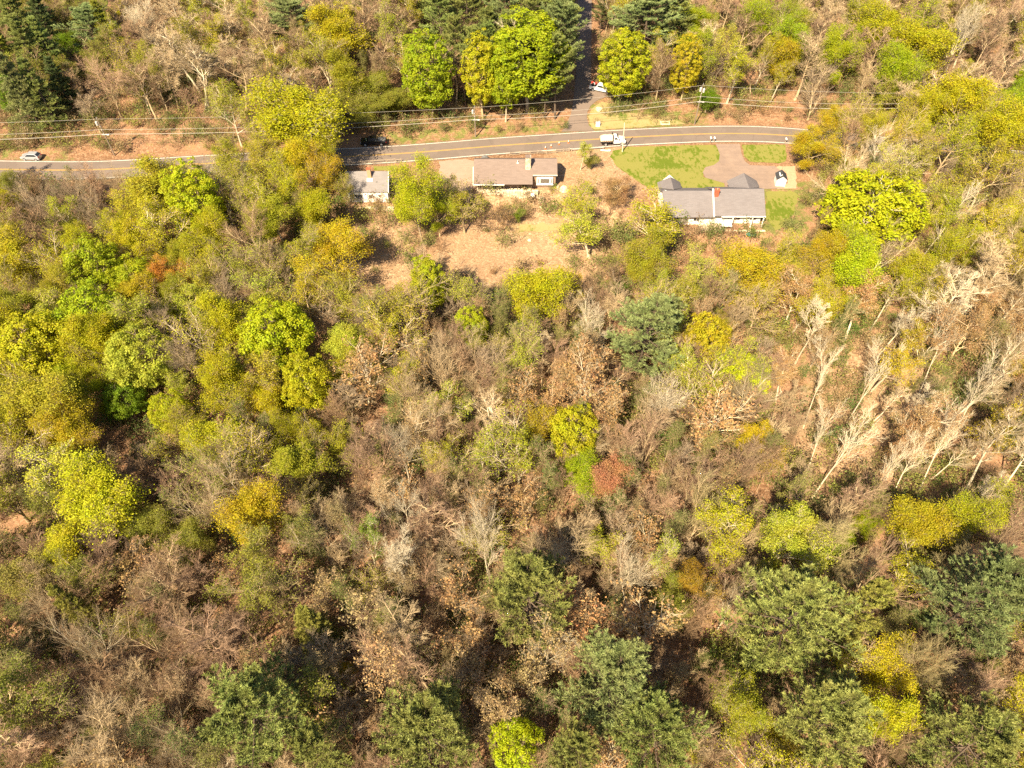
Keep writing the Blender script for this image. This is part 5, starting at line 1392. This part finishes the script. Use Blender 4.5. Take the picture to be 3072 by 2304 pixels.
open_u = [[(735, 290), (1720, 265), (1720, 315), (1760, 380), (1720, 480), (1660, 500), (1350, 470), (1330, 400), (1010, 400), (740, 400)], [(0, 325), (330, 330), (330, 395), (0, 395)], [(1225, 0), (1300, 0), (1300, 260), (1190, 275)], [(20, -30), (240, -30), (240, 60), (90, 70), (20, 50)]]
while len(pts) < 8500:
    y = 8 + 232 * rng.random() ** .85; x = rng.uniform(-1, 1) * (62 + y * .52)
    if abs(y - float(yr(x))) < 5.2: continue
    z = float(T(x, y))
    a, b, _ = proj(x, y, z + .8)
    if any(inpoly(a / K, b / K, pl_) for pl_ in open_u): continue
    dens = .35 + .65 * (math.sin(x * .11 + 1) * math.cos(y * .13) * .5 + .5)
    if inpoly(a / K, b / K, [(930, 470), (1330, 470), (1260, 640), (1130, 640), (930, 600)]) or inpoly(a / K, b / K, [(740, 470), (880, 470), (880, 650), (740, 640)]): dens *= .25
    if rng.random() > dens: continue
    pts.append((x, y, z - .05))
me = bpy.data.meshes.new('undergrowth'); me.from_pydata(pts, [], [])
ug = link('undergrowth', me)
tag(ug, 'low brush and saplings with spring leaves covering the forest floor', 'undergrowth', kind='stuff')
ng = bpy.data.node_groups.new('undergrowth', 'GeometryNodeTree')
ng.interface.new_socket('Geometry', in_out='INPUT', socket_type='NodeSocketGeometry')
ng.interface.new_socket('Geometry', in_out='OUTPUT', socket_type='NodeSocketGeometry')
gi, go = ng.nodes.new('NodeGroupInput'), ng.nodes.new('NodeGroupOutput')
ci = ng.nodes.new('GeometryNodeCollectionInfo'); ci.inputs['Collection'].default_value = bcol; ci.inputs['Separate Children'].default_value = True; ci.inputs['Reset Children'].default_value = True
ip = ng.nodes.new('GeometryNodeInstanceOnPoints'); ip.inputs['Pick Instance'].default_value = True
rv = ng.nodes.new('FunctionNodeRandomValue'); rv.data_type = 'FLOAT_VECTOR'; rv.inputs[0].default_value = (-.15, -.15, 0); rv.inputs[1].default_value = (.15, .15, 6.28)
rs = ng.nodes.new('FunctionNodeRandomValue'); rs.data_type = 'FLOAT'; rs.inputs[2].default_value = .6; rs.inputs[3].default_value = 1.9; rs.inputs['Seed'].default_value = 5
ng.links.new(gi.outputs[0], ip.inputs['Points']); ng.links.new(ci.outputs[0], ip.inputs['Instance']); ng.links.new(rv.outputs[0], ip.inputs['Rotation'])
ng.links.new(rs.outputs[1], ip.inputs['Scale']); ng.links.new(ip.outputs[0], go.inputs[0])
md = ug.modifiers.new('undergrowth', 'NODES'); md.node_group = ng

# thin pole trees between the crowns, too many and too tangled to count
def scatter(name, label, cat, pts, scl, src, smin, smax, seed):
    me = bpy.data.meshes.new(name); me.from_pydata(pts, [], [])
    at = me.attributes.new('size', 'FLOAT', 'POINT'); at.data.foreach_set('value', np.asarray(scl, np.float32))
    ob = link(name, me); tag(ob, label, cat, kind='stuff')
    g_ = bpy.data.node_groups.new(name, 'GeometryNodeTree')
    g_.interface.new_socket('Geometry', in_out='INPUT', socket_type='NodeSocketGeometry'); g_.interface.new_socket('Geometry', in_out='OUTPUT', socket_type='NodeSocketGeometry')
    a, b = g_.nodes.new('NodeGroupInput'), g_.nodes.new('NodeGroupOutput')
    ci = g_.nodes.new('GeometryNodeCollectionInfo'); ci.inputs['Collection'].default_value = src; ci.inputs['Separate Children'].default_value = True; ci.inputs['Reset Children'].default_value = True
    ip = g_.nodes.new('GeometryNodeInstanceOnPoints'); ip.inputs['Pick Instance'].default_value = True
    rv = g_.nodes.new('FunctionNodeRandomValue'); rv.data_type = 'FLOAT_VECTOR'; rv.inputs[0].default_value = (-.08, -.08, 0); rv.inputs[1].default_value = (.08, .08, 6.28); rv.inputs['Seed'].default_value = seed
    na = g_.nodes.new('GeometryNodeInputNamedAttribute'); na.data_type = 'FLOAT'; na.inputs['Name'].default_value = 'size'
    g_.links.new(a.outputs[0], ip.inputs['Points']); g_.links.new(ci.outputs[0], ip.inputs['Instance']); g_.links.new(rv.outputs[0], ip.inputs['Rotation'])
    g_.links.new(na.outputs[0], ip.inputs['Scale']); g_.links.new(ip.outputs[0], b.inputs[0])
    ob.modifiers.new(name, 'NODES').node_group = g_
    return ob
tcol = bpy.data.collections.new('thicket_sources')
for k, (sd, bk_) in enumerate(((801, 'brown'), (802, 'tan'), (803, 'pink'), (804, 'grey'), (805, 'olive'), (806, 'tan'))):
    g = np.random.default_rng(sd)
    A, C, t_, d_, _ = wood(g, 14., 10, 30, .42, .30, .05, 7, 6, 6, trunk_r=.12, trunk_len=.8, a2=29)
    A.v += C.v; off = A.n
    A.f += [(f + off, m, t, sm) for f, m, t, sm in C.f]; A.n += C.n
    if k >= 4:
        c = t_ + g.normal(size=t_.shape) * .25
        leaves(A, c, nrm(g.normal(size=c.shape) * .8 + np.array([0, 0, .7])), .17, g)
    tcol.objects.link(bpy.data.objects.new('pole_tree', A.mesh('pole_tree', [BARK[bk_], BRUSH])))
catxy = np.array([[t['x'], t['y'], t['R']] for t in TREES])
tp_pts, tp_s = [], []
tries = 0
while len(tp_pts) < 1150 and tries < 40000:
    tries += 1
    y = 8 + 225 * rng.random(); x = rng.uniform(-1, 1) * (62 + y * .52)
    if abs(y - float(yr(x))) < 6.5 or (y > 155 and abs(x - 19 - .03 * (y - 155)) < 5): continue
    z = float(T(x, y)); sc_ = float(rng.uniform(.42, .86))
    pr = [proj(x, y, z + 14 * sc_ * f)[:2] for f in (0, .5, .95)]
    if any(inpoly(a / K, b / K, pl_) for pl_ in OPEN for a, b in pr): continue
    fx, fy = pr[1][0] / K, pr[1][1] / K
    dens = 1.0 if (fy > 1000 and fx < 1500) else (.8 if fy > 600 and 720 < fx < 1650 else (.5 if fy > 1000 else (.25 if fy < 262 else .16)))
    if fx > 1660 and 620 < fy < 1090: dens = .25
    if rng.random() > dens: continue
    d = np.hypot(catxy[:, 0] - x, catxy[:, 1] - y)
    if (d < catxy[:, 2] * .35).any(): continue
    tp_pts.append((x, y, z - .05)); tp_s.append(sc_)
scatter('pole_tree_thicket', 'tangle of thin bare pole trees filling the gaps between crowns', 'thicket', tp_pts, tp_s, tcol, .4, .9, 9)

# fallen logs ---------------------------------------------------------------
for k, (fx0, fy0, fx1, fy1, r_, mt, lb) in enumerate(((1700, 730, 1740, 690, .22, 'pale', 'fallen log on bare soil at the top of the clearing'), (1835, 640, 1850, 600, .4, 'pale', 'thick broken stump log below the great lime maple'), (1830, 985, 1905, 900, .18, 'pale', 'pale fallen trunk on green ground in the clearing'),
        (1890, 860, 1960, 790, .16, 'tan', 'thin fallen trunk in the upper clearing'), (560, 195, 590, 190, .2, 'tan', 'fallen log on the litter slope beyond the road'), (1015, 905, 960, 880, .18, 'pale', 'fallen limb under the pinkish spreading tree'),
        (1345, 1330, 1420, 1180, .2, 'tan', 'long fallen trunk on the bare red soil right of the central pine'), (1640, 880, 1690, 845, .2, 'pale', 'fallen trunk right of the low lime dome'), (1090, 1490, 1150, 1480, .15, 'pale', 'pale fallen limb among tan trees near the bottom'), (1775, 905, 1800, 870, .2, 'tan', 'short log left in the clearing'))):
    a, b = GF(fx0, fy0), GF(fx1, fy1)
    a[2] += r_ * .7; b[2] += r_ * .7
    o = empty('fallen_log', tuple(a), lb, 'log', 'fallen logs')
    n_ = 7; t_ = np.linspace(0, 1, n_)[:, None]
    pts_ = (b - a)[None] * t_ + np.random.default_rng(k).normal(size=(n_, 3)) * np.array([.12, .12, .03])
    mb = MB(); tubes(mb, pts_[None], np.linspace(r_, r_ * .6, n_)[None], 8); link('trunk', mb.mesh('log', [BARK[mt]]), o)
    mb = MB(); L_ = float(np.linalg.norm(b - a)); p_, d_, l_, rr_ = spawn(pts_[None], np.full((1, n_), r_), np.array([L_]), 5, .4, 1, 50, 12, .25, .3, .4, np.random.default_rng(k + 50))
    tubes(mb, grow(p_, d_, l_, 4, .12, .05, np.random.default_rng(k)), taper(rr_, 4, .3), 5); link('limb', mb.mesh('limb', [BARK[mt]]), o)

# ------------------------------------------------------------------ labels that single out each tree
LM = [(t['fx'], t['fy'], t['ref'], t) for t in TREES if t['ref']]
for nm, (a, b) in (('the brown ranch house', (1115, 380)), ('the long grey-roofed house', (1560, 440)), ('the white cottage', (795, 400)), ('the silver hatchback', (72, 335)), ('the black pickup', (807, 308)), ('the white dump truck', (1322, 303)), ('the tiny shed', (1688, 385)), ('the left bend pole', (230, 300)), ('the double transformer pole', (1512, 220))):
    LM.append((a, b, nm, None))
ORD = ['nearest', 'second', 'third', 'fourth', 'fifth', 'sixth', 'seventh', 'eighth', 'ninth', 'tenth']
bykind = {}
for t in TREES: bykind.setdefault(t['kind'], []).append(t)
def side_of(dx, dy):
    if abs(dx) > abs(dy): return 'left of' if dx < 0 else 'right of'
    return 'behind' if dy < 0 else 'in front of'
rank = {}
for li, (lx, ly, nm, lt) in enumerate(LM):
    for kd, ts in bykind.items():
        sec = {}
        for t in ts:
            if t is lt: continue
            dx, dy = t['fx'] - lx, t['fy'] - ly
            sec.setdefault(side_of(dx, dy), []).append((math.hypot(dx, dy), id(t)))
        for sd, l in sec.items():
            for r_, (dd, ti) in enumerate(sorted(l)): rank.setdefault(ti, []).append((r_, dd, nm, sd))
used = set(t['label'] for t in TREES if t['label'])
for t in TREES:
    if t['label']: continue
    size = 'small' if t['H'] < 9.5 else ('tall' if t['H'] > 14 else 'mid-sized')
    colw = BWORD[t['bark']] if t['kind'] == 'bare_tree' else WORD[t['color']]
    for r_, dd, nm, sd in sorted(rank[id(t)], key=lambda q: (q[0] * 60 + q[1])):
        o_ = ORD[r_] if r_ < len(ORD) else f'{r_ + 1}th'
        lb = f"{size} {colw} {KTXT[t['kind']]}, {o_} {sd} {nm}"
        if lb not in used: break
    used.add(lb); t['root']['label'] = lb
